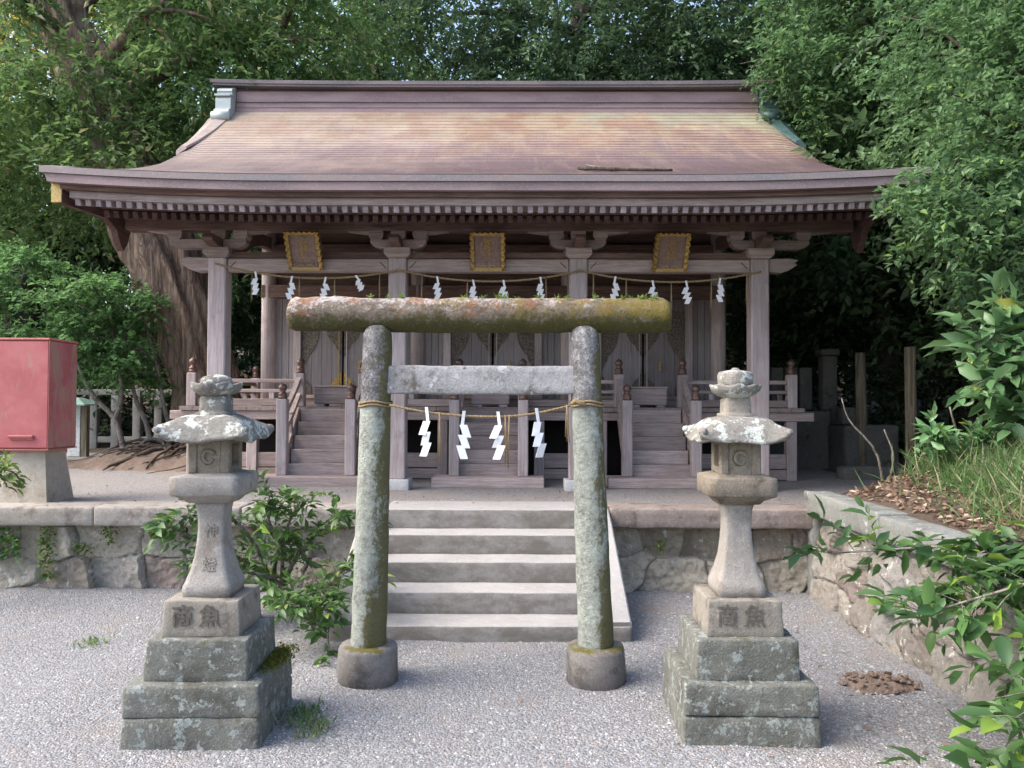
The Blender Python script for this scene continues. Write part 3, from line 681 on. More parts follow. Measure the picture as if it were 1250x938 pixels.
# ------------------------------------------------------------------ stone steps
def stone_steps():
    t = thing('stone_steps', 'five broad concrete steps with sloping side slabs up to the shrine terrace', 'steps', (-0.215, 5.38, 0))
    hs = [0.107, 0.264, 0.421, 0.578, ZP + 0.003]; run = 0.30
    for i, h in enumerate(hs):
        w = 1.045 if i == 0 else 0.872
        y0 = i * run; y1 = y0 + run + (0.02 if i < 4 else 0.25)
        z0 = -0.05 if i == 0 else hs[i-1] + (-0.03)
        g = grid_box(-w, w, y0, y1, z0, h, 0.05, 0.010)
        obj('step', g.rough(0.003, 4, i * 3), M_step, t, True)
    for s in (-1, 1):
        x0, x1 = (0.876, 1.045) if s > 0 else (-1.045, -0.876)
        mb = MB(); R = []
        n = 16
        for i in range(n + 1):
            u = i / n; y = 0.004 + u * 1.42; z = 0.11 + 0.025 + min(1, u * 1.1) * (ZP - 0.11)
            if i == n: z = ZP + 0.03
            R.append([(x0, y, 0.09), (x0, y, z - .012), (x0 + .012, y, z), (x1 - .012, y, z), (x1, y, z - .012), (x1, y, 0.09)])
        mb.rings(R)
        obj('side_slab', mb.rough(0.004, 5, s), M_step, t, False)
stone_steps()

# ------------------------------------------------------------------ shrine building
B = thing('shrine_building', 'weathered timber shrine with three bays under one long copper roof', 'shrine', (-0.255, 8.15, ZP), rad(-0.45))
def bp(name, mb, mat, parent=None, smooth=False): return obj(name, mb, mat, parent or B, smooth)
PX = [-2.825, -0.942, 0.942, 2.825]; BAY = [-1.883, 0.0, 1.883]
def lift(x): return 0.078 * (max(0, abs(x) - 1.7) / 2.3) ** 2
# roof profile (y, z)
pk = [(-1.22, 2.94), (-0.6, 3.135), (0.0, 3.345), (0.85, 3.70), (1.45, 4.01), (1.85, 4.27), (2.2, 4.53), (2.45, 4.74), (2.72, 4.98)]
py_, pz_ = zip(*pk)
def prof_z(y): return float(np.interp(y, py_, pz_))
def mk_profile():
    pts, _ = smooth_path([(0, y, z, 0) for y, z in pk], 160)
    return [(p[1], p[2]) for p in pts]
PROF = mk_profile()
def roof_z(x, y, z):
    f = max(0, 1 - (y + 1.22) / 2.6)
    e = max(0, abs(x) - 3.62) / 0.38
    return z + lift(x) * f * f - 0.085 * e * e * (0.35 + 0.65 * min(1, (y + 1.22) / 1.5))
def roof():
    d = [0]
    for a, b in zip(PROF[:-1], PROF[1:]): d.append(d[-1] + math.hypot(b[0]-a[0], b[1]-a[1]))
    ya = np.array([p[0] for p in PROF]); za = np.array([p[1] for p in PROF]); d = np.array(d)
    N = 40; xs = np.concatenate([np.linspace(-4, -3.6, 9), np.linspace(-3.4, 3.4, 35), np.linspace(3.6, 4, 9)])
    rows = []
    for i in range(N):
        s0 = d[-1] * i / N; s1 = d[-1] * (i + 1) / N
        for s, up in ((s0, 0.010), (s1, 0.0)):
            y = float(np.interp(s, d, ya)); z = float(np.interp(s, d, za)); rows.append((y, z + up))
    mb = MB(); n = len(xs)
    V = [(x, y, roof_z(x, y, z)) for y, z in rows for x in xs]
    F = [(j*n+i, j*n+i+1, (j+1)*n+i+1, (j+1)*n+i) for j in range(len(rows)-1) for i in range(n-1)]
    mb.add(V, F)
    r = bp('roof', mb, M_copper)
    # rear slope
    back = [(2.72, 4.98), (3.2, 4.98), (3.6, 4.55), (4.1, 4.1), (4.7, 3.75)]
    mb = MB(); n = len(xs)
    mb.add([(x, y, z - 0.085 * (max(0, abs(x)-3.62)/.38)**2) for y, z in back for x in xs], [(j*n+i, j*n+i+1, (j+1)*n+i+1, (j+1)*n+i) for j in range(len(back)-1) for i in range(n-1)])
    obj('rear_slope', mb, M_copper, r)
    # layered eave edge
    def strip(sec, xm, nseg=60, flare=0.0):
        R = []
        for i in range(nseg + 1):
            x = -xm + 2 * xm * i / nseg
            R.append([(x + (math.copysign(flare * (1 - (z - 2.8) / .15), x) * -1 if abs(x) > xm - .01 else 0), y, z + lift(x)) for y, z in sec])
        return MB().rings(R)
    obj('eave_edge', strip([(-1.225, 2.886), (-1.225, 2.944), (-1.0, 3.01), (-1.0, 2.886)], 4.0, flare=0.0), M_cpat, r)
    obj('eave_edge', strip([(-1.205, 2.808), (-1.205, 2.884), (-0.98, 2.884), (-0.98, 2.808)], 3.985, flare=0.05), M_cedge, r)
    obj('eave_fillet', strip([(-1.135, 2.768), (-1.135, 2.806), (-0.9, 2.806), (-0.9, 2.768)], 3.86), M_rx, r)
    obj('eave_fascia', strip([(-1.085, 2.702), (-1.085, 2.766), (-0.85, 2.766), (-0.85, 2.702)], 3.80), M_wx, r)
    # verge edges + barge boards
    for s in (-1, 1):
        R = []
        for y, z in PROF[::4]:
            if y < -1.0: continue
            zz = roof_z(4.0, y, z)
            R.append([(s*4.0, y, zz - .005), (s*4.0, y, zz - .14), (s*3.84, y, zz - .14), (s*3.84, y, zz - .005)])
        for y, z in ((2.95, 4.98), (3.2, 4.95), (3.6, 4.55), (4.1, 4.1), (4.7, 3.75)):
            R.append([(s*4.0, y, z - .09), (s*4.0, y, z - .22), (s*3.84, y, z - .22), (s*3.84, y, z - .09)])
        obj('verge_edge', MB().rings(R), M_cedge, r)
        top = [(-1.12, 2.885), (-.6, 3.0), (0, 3.19), (.85, 3.53), (1.85, 4.05), (2.45, 4.5), (2.9, 4.82), (3.3, 4.6), (3.9, 4.05), (4.6, 3.6)]
        bot = [(4.6, 3.38), (3.9, 3.78), (3.3, 4.25), (2.9, 4.42), (2.45, 4.15), (1.85, 3.72), (.85, 3.22), (.42, 3.04), (.30, 2.86), (.16, 2.70), (.10, 2.56), (0.02, 2.47), (-.06, 2.55), (-.12, 2.66), (-.30, 2.73), (-.7, 2.70), (-1.12, 2.655)]
        L0 = lift(3.9)
        # curved quads strip: pair top and bottom by resampling
        bb = bot[::-1]; ys = sorted(set([p[0] for p in bb])); ty, tz = zip(*top); by, bz = zip(*bb)
        R = []
        for y in ys:
            zt = float(np.interp(y, ty, tz)); zb = float(np.interp(y, by, bz)); l = L0 * max(0, 1 - (y + 1.22) / 2.6) ** 2 * .8
            R.append([(s*3.86, y, zb + l), (s*3.86, y, zt + l), (s*3.925, y, zt + l), (s*3.925, y, zb + l)])
        bbd = obj('barge_board', MB().rings(R), M_ry, r)
        obj('gilt_plate', MB().box(s*3.845 if s > 0 else -3.94, 3.94 if s > 0 else -3.845, -1.134, -1.122, 2.71, 2.925, 0.003), M_gold, bbd)
roof()
def ridge():
    xm = 3.68
    def bar(name, y0, y1, z0, z1, x, mat, curve=0.0):
        R = []
        for i in range(41):
            xx = -x + 2*x*i/40; c = curve * (abs(xx)/x) ** 4
            R.append([(xx, y0, z0 + c), (xx, y0, z1 + c), (xx, (y0+y1)/2, z1 + c + (0.05 if name == 'cap' else 0)), (xx, y1, z1 + c), (xx, y1, z0 + c)])
        return MB().rings(R)
    rg = bp('ridge', bar('b', 2.72, 3.18, 4.9, 5.045, xm, M_ridge), M_ridge)
    obj('ridge_course', bar('b', 2.735, 3.165, 5.045, 5.125, xm, 0), M_ridge, rg)
    obj('ridge_course', bar('b', 2.75, 3.15, 5.125, 5.285, xm, 0), M_ridge, rg)
    for zz in (5.043, 5.123): obj('ridge_strip', bar('b', 2.712, 3.188, zz, zz + .012, xm + .01, 0), M_ridgecap, rg)  # dark strips drawn in as shadow lines between the ridge courses
    obj('ridge_strip', bar('b', 2.70, 3.2, 4.95, 4.965, xm + .01, 0), M_verdi, rg)
    obj('ridge_strip', bar('b', 2.79, 3.11, 5.285, 5.345, xm, 0), M_ridgecap, rg)
    obj('ridge_cap', bar('cap', 2.64, 3.26, 5.345, 5.395, 4.02, 0, 0.03), M_ridgecap, rg)
    obj('ridge_cap_edge', bar('b', 2.655, 3.245, 5.315, 5.345, 3.99, 0, 0.03), M_ridgecap, rg)
    for s, mt in ((-1, M_verdi), (1, M_verdi2)):  # left end tile paler: glare at that end put into its colour
        # end tile: stepped scroll block facing outwards
        poly = [(2.50, 4.80), (2.46, 4.86), (2.48, 4.93), (2.54, 4.97), (2.54, 5.10), (2.57, 5.14), (2.57, 5.17), (2.60, 5.18), (2.60, 5.215), (2.585, 5.23), (2.60, 5.265), (2.66, 5.29), (2.72, 5.33), (3.18, 5.33), (3.3, 5.2), (3.36, 5.0), (3.4, 4.8)]
        mb = MB().prism(poly, 'x', s*3.69, s*3.90)
        om = obj('end_tile', mb, mt, rg)
        obj('end_tile_roll', MB().tube([(s*3.685, 2.50, 4.845), (s*3.93, 2.50, 4.845)], 0.062, 14), mt, om, True)
        obj('end_tile_step', MB().box(min(s*3.69, s*3.915), max(s*3.69, s*3.915), 2.53, 2.7, 5.142, 5.172, 0.004), mt, om)
        # skirt sweeping down behind the verge
        R = []
        for i in range(12):
            u = i / 11; y = 2.62 - u * (1.0 if s < 0 else .75); z = prof_z(y) + 0.02
            a = 3.70 + 0.2 * u; b = 4.025 + 0.004 * u
            R.append([(s*a, y, z - .004), (s*(a+b)/2, y, z + .022 * (1 - u) + .002), (s*b, y, z - .06), (s*b, y, z - .12), (s*a, y, z - .04)])
        obj('verge_roll', MB().rings(R), M_pale if s < 0 else mt, rg)
ridge()
# soffit boards
mb = MB(); R = []
for i in range(41):
    x = -3.83 + 7.66 * i / 40; l = lift(x)
    R.append([(x, -1.0, 2.735 + l), (x, -1.0, 2.77 + l), (x, 0.0, 3.06 + l * .4), (x, 1.65, 3.62), (x, 1.65, 3.50), (x, 0.0, 2.955 + l * .4)])
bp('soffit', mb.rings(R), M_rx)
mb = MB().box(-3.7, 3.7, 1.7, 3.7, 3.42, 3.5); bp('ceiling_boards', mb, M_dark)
# rafters
nr = 80
for i in range(nr):
    x = -3.74 + 7.48 * i / (nr - 1); l = lift(x)
    o = bp('flying_rafter', MB().beam((x, -1.055, 2.672 + l), (x, -0.40, 2.83 + l * .8), 0.05, 0.064, 0.003), M_raf)
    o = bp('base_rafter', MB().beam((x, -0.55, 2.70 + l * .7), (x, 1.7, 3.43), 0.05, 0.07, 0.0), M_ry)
R = []
for i in range(41):
    x = -3.79 + 7.58 * i / 40; l = lift(x) * .8
    R.append([(x, -.56, 2.742 + l), (x, -.56, 2.775 + l), (x, -.49, 2.792 + l), (x, -.49, 2.758 + l)])
bp('rafter_batten', MB().rings(R), M_rx)
# porch purlin, pillars, brackets, tie beams
bp('purlin', MB().box(-3.80, 3.80, -0.085, 0.085, 2.692, 2.835, 0.01), M_rx)
for i, x in enumerate(PX):
    p = bp('pillar', MB().box(x-.093, x+.093, -.093, .093, 0.10, 2.405, 0.012), M_wz)
    obj('foundation_stone', grid_box(x-.14, x+.14, -.14, .14, -0.02, 0.105, 0.05, 0.01), M_found, p, True)
    s_out = -1 if i == 0 else (1 if i == 3 else 0)
    mb = MB()
    R = []
    for z, h in ((2.405, .10), (2.44, .135), (2.505, .135)):
        R.append([(x-h, -h, z), (x+h, -h, z), (x+h, h, z), (x-h, h, z)])
    mb.rings(R); br = bp('bracket', mb, M_wx)
    el, er = .29, .29
    if s_out < 0: el = .52
    if s_out > 0: er = .52
    arm = [(x-el, 2.60), (x-el, 2.565), (x-el+.035, 2.53), (x-el+.10, 2.507), (x+er-.10, 2.507), (x+er-.035, 2.53), (x+er, 2.565), (x+er, 2.60)]
    obj('bracket_arm', MB().prism(arm, 'y', -.055, .055), M_wx, br)
    arm = [(-.34, 2.60), (-.37, 2.56), (-.33, 2.53), (-.27, 2.52), (-.2, 2.507), (.25, 2.507), (.25, 2.60)]
    obj('bracket_nose', MB().prism(arm, 'x', x-.05, x+.05), M_rx, br)
    for bx in ([x-el+.06, x, x+er-.06]):
        R = []
        for z, h in ((2.602, .055), (2.63, .075), (2.69, .075)):
            R.append([(bx-h, -.07, z), (bx+h, -.07, z), (bx+h, .07, z), (bx-h, .07, z)])
        obj('bearing_block', MB().rings(R), M_wx, br)
    # wings easing into the purlin
    for sd, e in ((-1, el), (1, er)):
        w = [(x+sd*(e-.05), 2.69), (x+sd*(e+.02), 2.665), (x+sd*(e+.10), 2.672), (x+sd*(e+.24), 2.69)]
        w = w if sd < 0 else w[::-1]
        obj('bracket_wing', MB().prism(w, 'y', -.05, .05), M_wx, br)
    if s_out:
        a = x + s_out * .093
        nose = [(a, 2.27), (a + s_out*.13, 2.26), (a + s_out*.22, 2.29), (a + s_out*.30, 2.345), (a + s_out*.27, 2.36), (a + s_out*.31, 2.395), (a + s_out*.22, 2.41), (a, 2.403)]
        obj('beam_nose', MB().prism(nose if s_out < 0 else nose[::-1], 'y', -.06, .06), M_wx, br)
    # curved rear beam to the body
    pts = [(x, 0.09 + 1.5 * t, 2.33 + .55 * t + .16 * math.sin(t * math.pi)) for t in [j / 12 for j in range(13)]]
    mb = MB()
    for a, b in zip(pts[:-1], pts[1:]): mb.beam(a, (b[0], b[1] + .01, b[2]), .10, .14)
    bp('rear_beam', mb, M_rx)
for a, b in zip(PX[:-1], PX[1:]):
    tb = bp('tie_beam', MB().box(a+.094, b-.094, -.062, .062, 2.262, 2.40, 0.012), M_wx)
    for sd, c in ((1, a + .094), (-1, b - .094)):
        mb = MB().beam((c + sd*.03, -.061, 2.30), (c + sd*.095, -.061, 2.365), .004, .008)
        obj('carved_groove', mb, M_dark, tb)
    mb = MB().box(a+.094, b-.094, -.03, .03, 2.41, 2.47); bp('upper_rail', mb, M_rx)
# ---- body of the shrine
YB = 1.62
for x in PX:
    bp('round_column', MB().tube([(x, YB, .85), (x, YB, 3.44)], .092, 20), M_wz, None, True)
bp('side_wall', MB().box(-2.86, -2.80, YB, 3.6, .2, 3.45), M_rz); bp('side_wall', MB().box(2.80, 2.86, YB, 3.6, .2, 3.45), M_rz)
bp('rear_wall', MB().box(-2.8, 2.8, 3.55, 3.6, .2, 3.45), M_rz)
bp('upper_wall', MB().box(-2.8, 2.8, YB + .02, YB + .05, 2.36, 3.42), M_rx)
for z0, z1, y in ((2.20, 2.36, -.09), (2.75, 2.88, -.06), (0.845, 0.94, -.075)):
    bp('wall_beam', MB().box(-2.9, 2.9, YB + y, YB + .03, z0, z1, .006), M_wx if z0 < 2 else M_rx)
def fitting(poly, parent, mat, y, t=.006):
    return obj('metal_fitting', MB().prism(poly, 'y', y - t, y), mat, parent)
for bi, bx in enumerate(BAY):
    # planks either side of the door
    for s in (-1, 1):
        mb = MB(); x0 = bx + s * .60; x1 = bx + s * .86; w = (x1 - x0) / 3
        for j in range(3):
            a, b = sorted((x0 + w*j, x0 + w*(j+1))); mb.box(a + .002, b - .002, YB + .0, YB + .03, .94, 2.20, .003)
        bp('plank_wall', mb, M_door)
        a = bx + s * .57; bp('door_post', MB().box(a-.045, a+.045, YB - .05, YB + .03, .94, 2.20, .005), M_wz)
    for s in (-1, 1):
        a, b = sorted((bx + s * .012, bx + s * .525))
        mb = MB()
        for j in range(4):
            q = (b - a) / 4; mb.box(a + q*j + .0012, a + q*(j+1) - .0012, YB - .015, YB + .02, .965, 2.20, .002)
        dr = bp('door', mb, M_door); yf = YB - .016
        c = bx + s * .012; e = bx + s * .522
        # pointed leaf fittings: top centre, top outer corner, foot centre, foot outer corner, ring
        def half(c, sg, w, z0, z1):   # ogee half from seam
            P = [(c, z0)] + [(c + sg*w*a, z0 + (z1-z0)*b) for a, b in ((.86, 0), (.97, .12), (1, .28), (.97, .42), (.86, .55), (.68, .65), (.52, .71), (.40, .74), (.36, .79), (.24, .86), (.10, .93))] + [(c + sg*.004, z1)]
            return P if sg * (z1 - z0) > 0 else P[::-1]
        fitting(half(c, s, .215, 2.06, 1.46), dr, M_bronze, yf); fitting(half(e, -s, .225, 2.06, 1.28), dr, M_bronze, yf)
        fitting(half(c, s, .135, .97, 1.29), dr, M_gilt if bi == 0 else M_bronze, yf); fitting(half(e, -s, .13, .97, 1.25), dr, M_bronze, yf)
        fitting([(c + s*.035 - .006, 1.0), (c + s*.035 + .006, 1.0), (c + s*.035 + .006, 2.1), (c + s*.035 - .006, 2.1)], dr, M_gilt if bi == 0 and s < 0 else M_wz, yf, .012)
        if s > 0: obj('lock_plate', MB().box(bx + .20, bx + .225, yf - .02, yf, 1.30, 1.42, .003), M_gilt, dr)
    bp('threshold', MB().box(bx - .62, bx + .62, YB - .10, YB + .02, .94, .985, .005), M_wx)
# ---- verandah
DK = 0.845; YD = 1.0
mb = MB()
for i in range(46):
    a = -3.68 + 7.36 * i / 46; b = -3.68 + 7.36 * (i + 1) / 46; mb.box(a + .0015, b - .0015, YD, YB + .06, DK - .05, DK, .002)
bp('deck', mb, M_wy)
for s in (-1, 1):
    a, b = sorted((s * 2.9, s * 3.68)); mb = MB()
    for i in range(12):
        y0 = YB + .065 + 1.75 * i / 12; y1 = YB + .065 + 1.75 * (i + 1) / 12; mb.box(a, b, y0 + .0015, y1 - .0015, DK - .05, DK, .002)
    bp('side_deck', mb, M_wx)
    a, b = sorted((s*3.48, s*3.60)); bp('deck_side_beam', MB().box(a, b, YD + .16, 3.4, DK - .15, DK - .052, .004), M_wy)
bp('deck_beam', MB().box(-3.80, 3.80, YD + .03, YD + .15, DK - .155, DK - .052, .006), M_wx)
for x in (-3.54, -2.83, -1.31, -.57, .57, 1.31, 2.83, 3.54):
    bp('deck_post', MB().box(x-.06, x+.06, YD + .035, YD + .145, -.01, DK - .157, .006), M_wz)
for a, b in ((-3.48, -2.89), (-2.77, -2.45), (-1.25, -.63), (.63, 1.25), (2.45, 2.77), (2.89, 3.48)):
    bp('base_board', MB().box(a, b, YD + .06, YD + .11, .13, .30, .004), M_wx)
    bp('ground_sill', MB().box(a, b, YD + .05, YD + .13, .0, .118, .004), M_wx)
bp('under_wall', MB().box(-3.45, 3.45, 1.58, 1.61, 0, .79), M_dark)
giboshi = [(.050, 0), (.050, .035), (.047, .04), (.047, .055), (.051, .06), (.051, .075), (.036, .085), (.030, .10), (.033, .115), (.045, .135), (.050, .155), (.046, .178), (.032, .195), (.012, .21), (.002, .222)]
def newel(x, y, z0, z1, w=.056, k=.85):
    nw = bp('newel_post', MB().box(x-w, x+w, y-w, y+w, z0, z1, .008), M_wz)
    obj('cap', MB().lathe([(r*k*w/.05, z*k) for r, z in giboshi], (x, y, z1), 18), M_fitting, nw, True)
    return nw
for x in (-3.55, 3.55):
    newel(x, YD + .08, DK, 1.24); newel(x, 3.3, DK, 1.24)
for bx in BAY:
    for s in (-1, 1): newel(bx + s*.375, YD + .045, DK, 1.235)
def railing(a, b, ax):
    def rr(name, z0, z1, w):
        m = MB().box(a, b, YD + .08 - w, YD + .08 + w, z0, z1, .006) if ax == 'x' else MB().box(AX - w, AX + w, a, b, z0, z1, .006)
        bp(name, m, M_wx if ax == 'x' else M_wy)
    rr('hand_rail', 1.125, 1.17, .026); rr('middle_rail', 1.01, 1.05, .028); rr('foot_rail', .852, .935, .03)
    n = max(1, int((b - a) / .55))
    for i in range(n):
        c = a + (b - a) * (i + .5) / n
        m = MB().box(c-.03, c+.03, YD + .055, YD + .105, .936, 1.009, .003) if ax == 'x' else MB().box(AX-.025, AX+.025, c-.03, c+.03, .936, 1.009, .003)
        bp('rail_block', m, M_wz)
for a, b in ((-3.49, -2.31), (-1.46, -.43), (.43, 1.46), (2.31, 3.49)): railing(a, b, 'x')
for AX in (-3.55, 3.55): railing(YD + .14, 3.24, 'y')
# ---- three wooden stairs
for bx in BAY:
    st = bp('staircase', MB().box(bx-.60, bx+.60, .14, .50, -.01, .10, .008), M_wx)
    yl = .36
    for i in range(5):
        z = .10 + .149 * (i + .82); y0 = yl + .05 + .128 * i
        obj('step', MB().box(bx-.335, bx+.335, y0, y0 + .17, z - .152, z, .006), M_wx, st)
    for s in (-1, 1):
        x = bx + s * .375
        nwl = obj('newel_post', MB().box(x-.056, x+.056, yl-.056, yl+.056, .10, .93, .008), M_wz, st)
        # fold the cap into the post's mesh keeps the stair three levels deep
        obj('newel_cap', MB().lathe([(r*.95, z*.8) for r, z in giboshi], (x, yl, .93), 18), M_fitting, st, True)
        obj('stringer', MB().beam((x, yl + .055, .20), (x, YD - .02, .78), .05, .16, .004), M_wy, st)
        for q, (za, zb) in enumerate(((.80, 1.16), (.60, .98))):
            pts = []
            for j in range(9):
                t = j / 8; y = yl + .055 + (YD - .02 - yl - .055) * t
                pts.append((x, y, za + (zb - za) * (t ** 1.25)))
            mb = MB()
            for a, b in zip(pts[:-1], pts[1:]): mb.beam(a, (b[0], b[1] + .006, b[2] + .003), .05, .055)
            obj('stair_rail', mb, M_wy, st)
        obj('rail_strut', MB().box(x-.02, x+.02, .64, .69, .50, .78, .003), M_wz, st)

# things standing on the verandah
def offering_box(i, label):
    bx = BAY[i]
    t = thing('offering_box', label, 'offering box', (B.location.x + bx, 8.15 + 1.27, ZP + DK), 0, 'offering boxes before the doors')
    obj('box_body', MB().box(-.225, .225, -.13, .13, .03, .225, .008), M_wx, t)
    obj('box_lid', MB().box(-.235, .235, -.14, .14, .226, .25, .006), M_wx, t)
    for s in (-1, 1): obj('foot', MB().box(s*.15-.05, s*.15+.05, -.12, .12, 0, .03, .004), M_wz, t)
offering_box(0, 'plain wooden offering box at the top of the left wooden stair')
offering_box(1, 'wooden offering box behind the torii crosspiece at the middle stair top')
offering_box(2, 'plain wooden offering box at the top of the right wooden stair')

# ------------------------------------------------------------------ writing
def text_mesh(txt, size, ext):
    cu = bpy.data.curves.new('lettering', 'FONT'); cu.body = txt; cu.size = size; cu.extrude = ext; cu.align_x = 'CENTER'; cu.align_y = 'CENTER'; cu.space_line = 0.9; cu.offset = size * .008
    to = bpy.data.objects.new('lettering', cu); COL.objects.link(to)
    bpy.context.view_layer.update()
    me = bpy.data.meshes.new_from_object(to.evaluated_get(bpy.context.evaluated_depsgraph_get()))
    bpy.data.objects.remove(to); bpy.data.curves.remove(cu); return me
def lettering(txt, size, ext, mat, parent, loc, rot, name='lettering', sx=1.0):
    me = text_mesh(txt, size, ext); me.materials.clear(); me.materials.append(mat)
    for v in me.vertices:
        v.co.x += size * .008 * nz(v.co * (9 / size / 10), 1.0, 2); v.co.y += size * .008 * nz(v.co * (9 / size / 10), 1.0, 7)
    o = bpy.data.objects.new(name, me); COL.objects.link(o); o.parent = parent; o.location = loc; o.rotation_euler = rot; o.scale = (sx, 1, 1); return o

# ------------------------------------------------------------------ plaques under the eaves
def plaque(i, label, txt):
    bx = BAY[i]
    t = thing('shrine_plaque', label, 'plaque', (B.location.x + bx, 8.15 - .085, ZP + 2.285), 0, 'gilt framed plaques')
    t.rotation_euler = (rad(33), 0, 0)        # leans forward
    w, h = .165, .41
    obj('board', MB().box(-w+.02, w-.02, -.006, .012, .02, h-.02), M_board, t)
    rr = random.Random(i)
    def wavy(n, a, b, hor):
        mb = MB(); R = []
        for j in range(n + 1):
            u = j / n; d = .008 * math.sin(u * math.pi * 9 + i)
            c = a + (b - a) * u
            if hor is None: R.append([]); continue
        return mb
    for s in (-1, 1):
        R = []
        for j in range(41):
            z = h * j / 40; b = .007 * math.sin(j * .95); f = .010 * math.cos(j * .95)
            R.append([(s*(w-.028), -.03 + f*.5, z), (s*(w+.010+b), -.042 + f*.6, z), (s*(w+.014+b), .0, z), (s*(w-.022), .012, z)])
        obj('frame_side', MB().rings(R), M_gilt, t)
    for z0 in (0.0, h - .03):
        R = []
        for j in range(31):
            x = -w + .02 + (2*w-.04) * j / 30; b = .007 * math.sin(j * 1.1)
            lo = z0 - (b + .006 if z0 == 0 else 0); hi = z0 + .03 + (b if z0 > 0 else 0)
            R.append([(x, -.034, lo), (x, -.034, hi), (x, .008, hi), (x, .008, lo)])
        obj('frame_rail', MB().rings(R), M_gilt if z0 else M_gold, t)
    # sloping sill with scrolls at the foot
    obj('frame_sill', MB().prism([(-.034, .03), (-.008, .075), (-.006, .03)], 'x', -w+.035, w-.035), M_board, t)
    for s in (-1, 1):
        pts = [(s*.05 + .034*math.cos(a), -.036 + .012*math.sin(a), .040 + .014*math.sin(a)) for a in [math.pi*(.0 + q/10) for q in range(11)]]
        obj('scroll', MB().tube(pts, .005, 6), M_gold, t, True)
    lettering(txt, .085, .002, M_gilt, t, (0, -.0095, .235), (rad(90), 0, 0))
plaque(0, 'gilt framed plaque under the eaves above the left stair', '天\n神\n社')
plaque(1, 'gilt framed plaque hanging square above the middle stair', '稲\n神\n社')
plaque(2, 'gilt framed plaque under the eaves above the right stair', '八\n神\n社')

# ------------------------------------------------------------------ paper streamers and straw ropes
def shide_mesh(seed, s=1.0, drop=.25, w=.052):
    rr = random.Random(seed); mb = MB()
    # folded zigzag of paper: short neck then three offset panels, each thin but solid
    def panel(cx, z0, z1, hw, sk, y0, y1):
        t = .0025
        a = [(cx-hw, y0, z1), (cx+hw, y0, z1), (cx+hw+sk, y1, z0), (cx-hw+sk, y1, z0)]
        b = [(x, y + t, z) for x, y, z in a]; mb.add(a + b, [(3,2,1,0), (4,5,6,7), (0,1,5,4), (1,2,6,5), (2,3,7,6), (3,0,4,7)])
    sg = rr.choice((-1, 1)); z = 0
    panel(0, -drop*.30, .012, w*.16, sg*w*.22, 0, -.004); z = -drop*.26
    x = sg*w*.1
    for q in range(3):
        hh = drop * rr.uniform(.26, .31)
        sk = -sg * w * rr.uniform(.30, .55); yy = -.006 - .012 * q
        panel(x, z - hh, z, w*.40, sk, yy, yy - .016 * rr.choice((-1, 1)))
        x += -sk * rr.uniform(.25, .7); z -= hh * .78
    mb.v = [(v[0]*s, v[1]*s, v[2]*s) for v in mb.v]
    return mb
ORD = ['first', 'second', 'third', 'fourth']
def twisted_rope(keys, r, n, name, parent, mat):
    pts, rs = smooth_path([(*k, r) for k in keys], n)
    mb = MB()
    for ph in (0, 2*math.pi/3, 4*math.pi/3):
        q = []
        for i, p in enumerate(pts):
            a = i * .9 + ph; q.append((p[0], p[1] + r*.55*math.cos(a), p[2] + r*.55*math.sin(a)))
        mb.tube(q, r * .62, 6)
    return obj(name, mb, mat, parent, True), pts
def tassel(x, y, z, ln, seed, parent):
    rr = random.Random(seed); mb = MB()
    for q in range(4):
        dx = rr.uniform(-.012, .012); L = ln * rr.uniform(.8, 1.05)
        mb.tube([(x, y, z + .01), (x + dx*.5, y - .01, z - L*.4), (x + dx + rr.uniform(-.008, .008), y - .006, z - L)], [.004, .0035, .0022], 5)
    return obj('straw_tassel', mb, M_straw, parent, True)

# rope across the shrine pillars
def shrine_ropes():
    names = ['left', 'middle', 'right']
    px = {0: [311, 356, 397, 434], 1: [533, 577, 614, 659], 2: [751, 796, 837, 879]}
    tx = {0: [307, 365, 408, 463], 1: [515, 570, 0, 666], 2: [724, 764, 819, 868, 911]}
    dep = 8.15 - .11
    for b in range(3):
        xa, xb = PX[b] + B.location.x, PX[b+1] + B.location.x
        za, zb = ZP + 2.275, ZP + 2.265
        if b == 0: za = ZP + 2.33
        t = thing('straw_rope', 'thin sagging straw rope across the %s bay between two shrine pillars' % names[b], 'rope', (0, 0, 0))
        keys = [(xa + (xb - xa) * u, dep - .01, za + (zb - za) * u - .115 * (1 - (2*u - 1) ** 2)) for u in [i / 6 for i in range(7)]]
        ro, pts = twisted_rope(keys, .010, 90, 'rope', t, M_straw)
        X = [p[0] for p in pts]; Z = [p[2] for p in pts]
        for i, q in enumerate(tx[b]):
            if q == 0: continue
            x = (q - 625) * dep / 950
            x = min(max(x, xa + .03), xb - .03)
            tassel(x, dep - .018, float(np.interp(x, X, Z)), .33 if q not in (365, 408) else .27, q, t)
        for i, q in enumerate(px[b]):
            x = (q - 625) * dep / 950; z = float(np.interp(x, X, Z)); sm = q in (397, 434)
            o = obj('paper_streamer', shide_mesh(q, .92, .19 if q == 434 else .26, .07), M_paper, None, False, (x, dep - .024, z))
            tag(o, 'white paper streamer, %s from the left on the rope of the %s bay' % (ORD[i], names[b]), 'streamer', 'paper streamers on the shrine ropes')
            if q == 434: o.rotation_euler = (0, rad(-24), 0)
shrine_ropes()

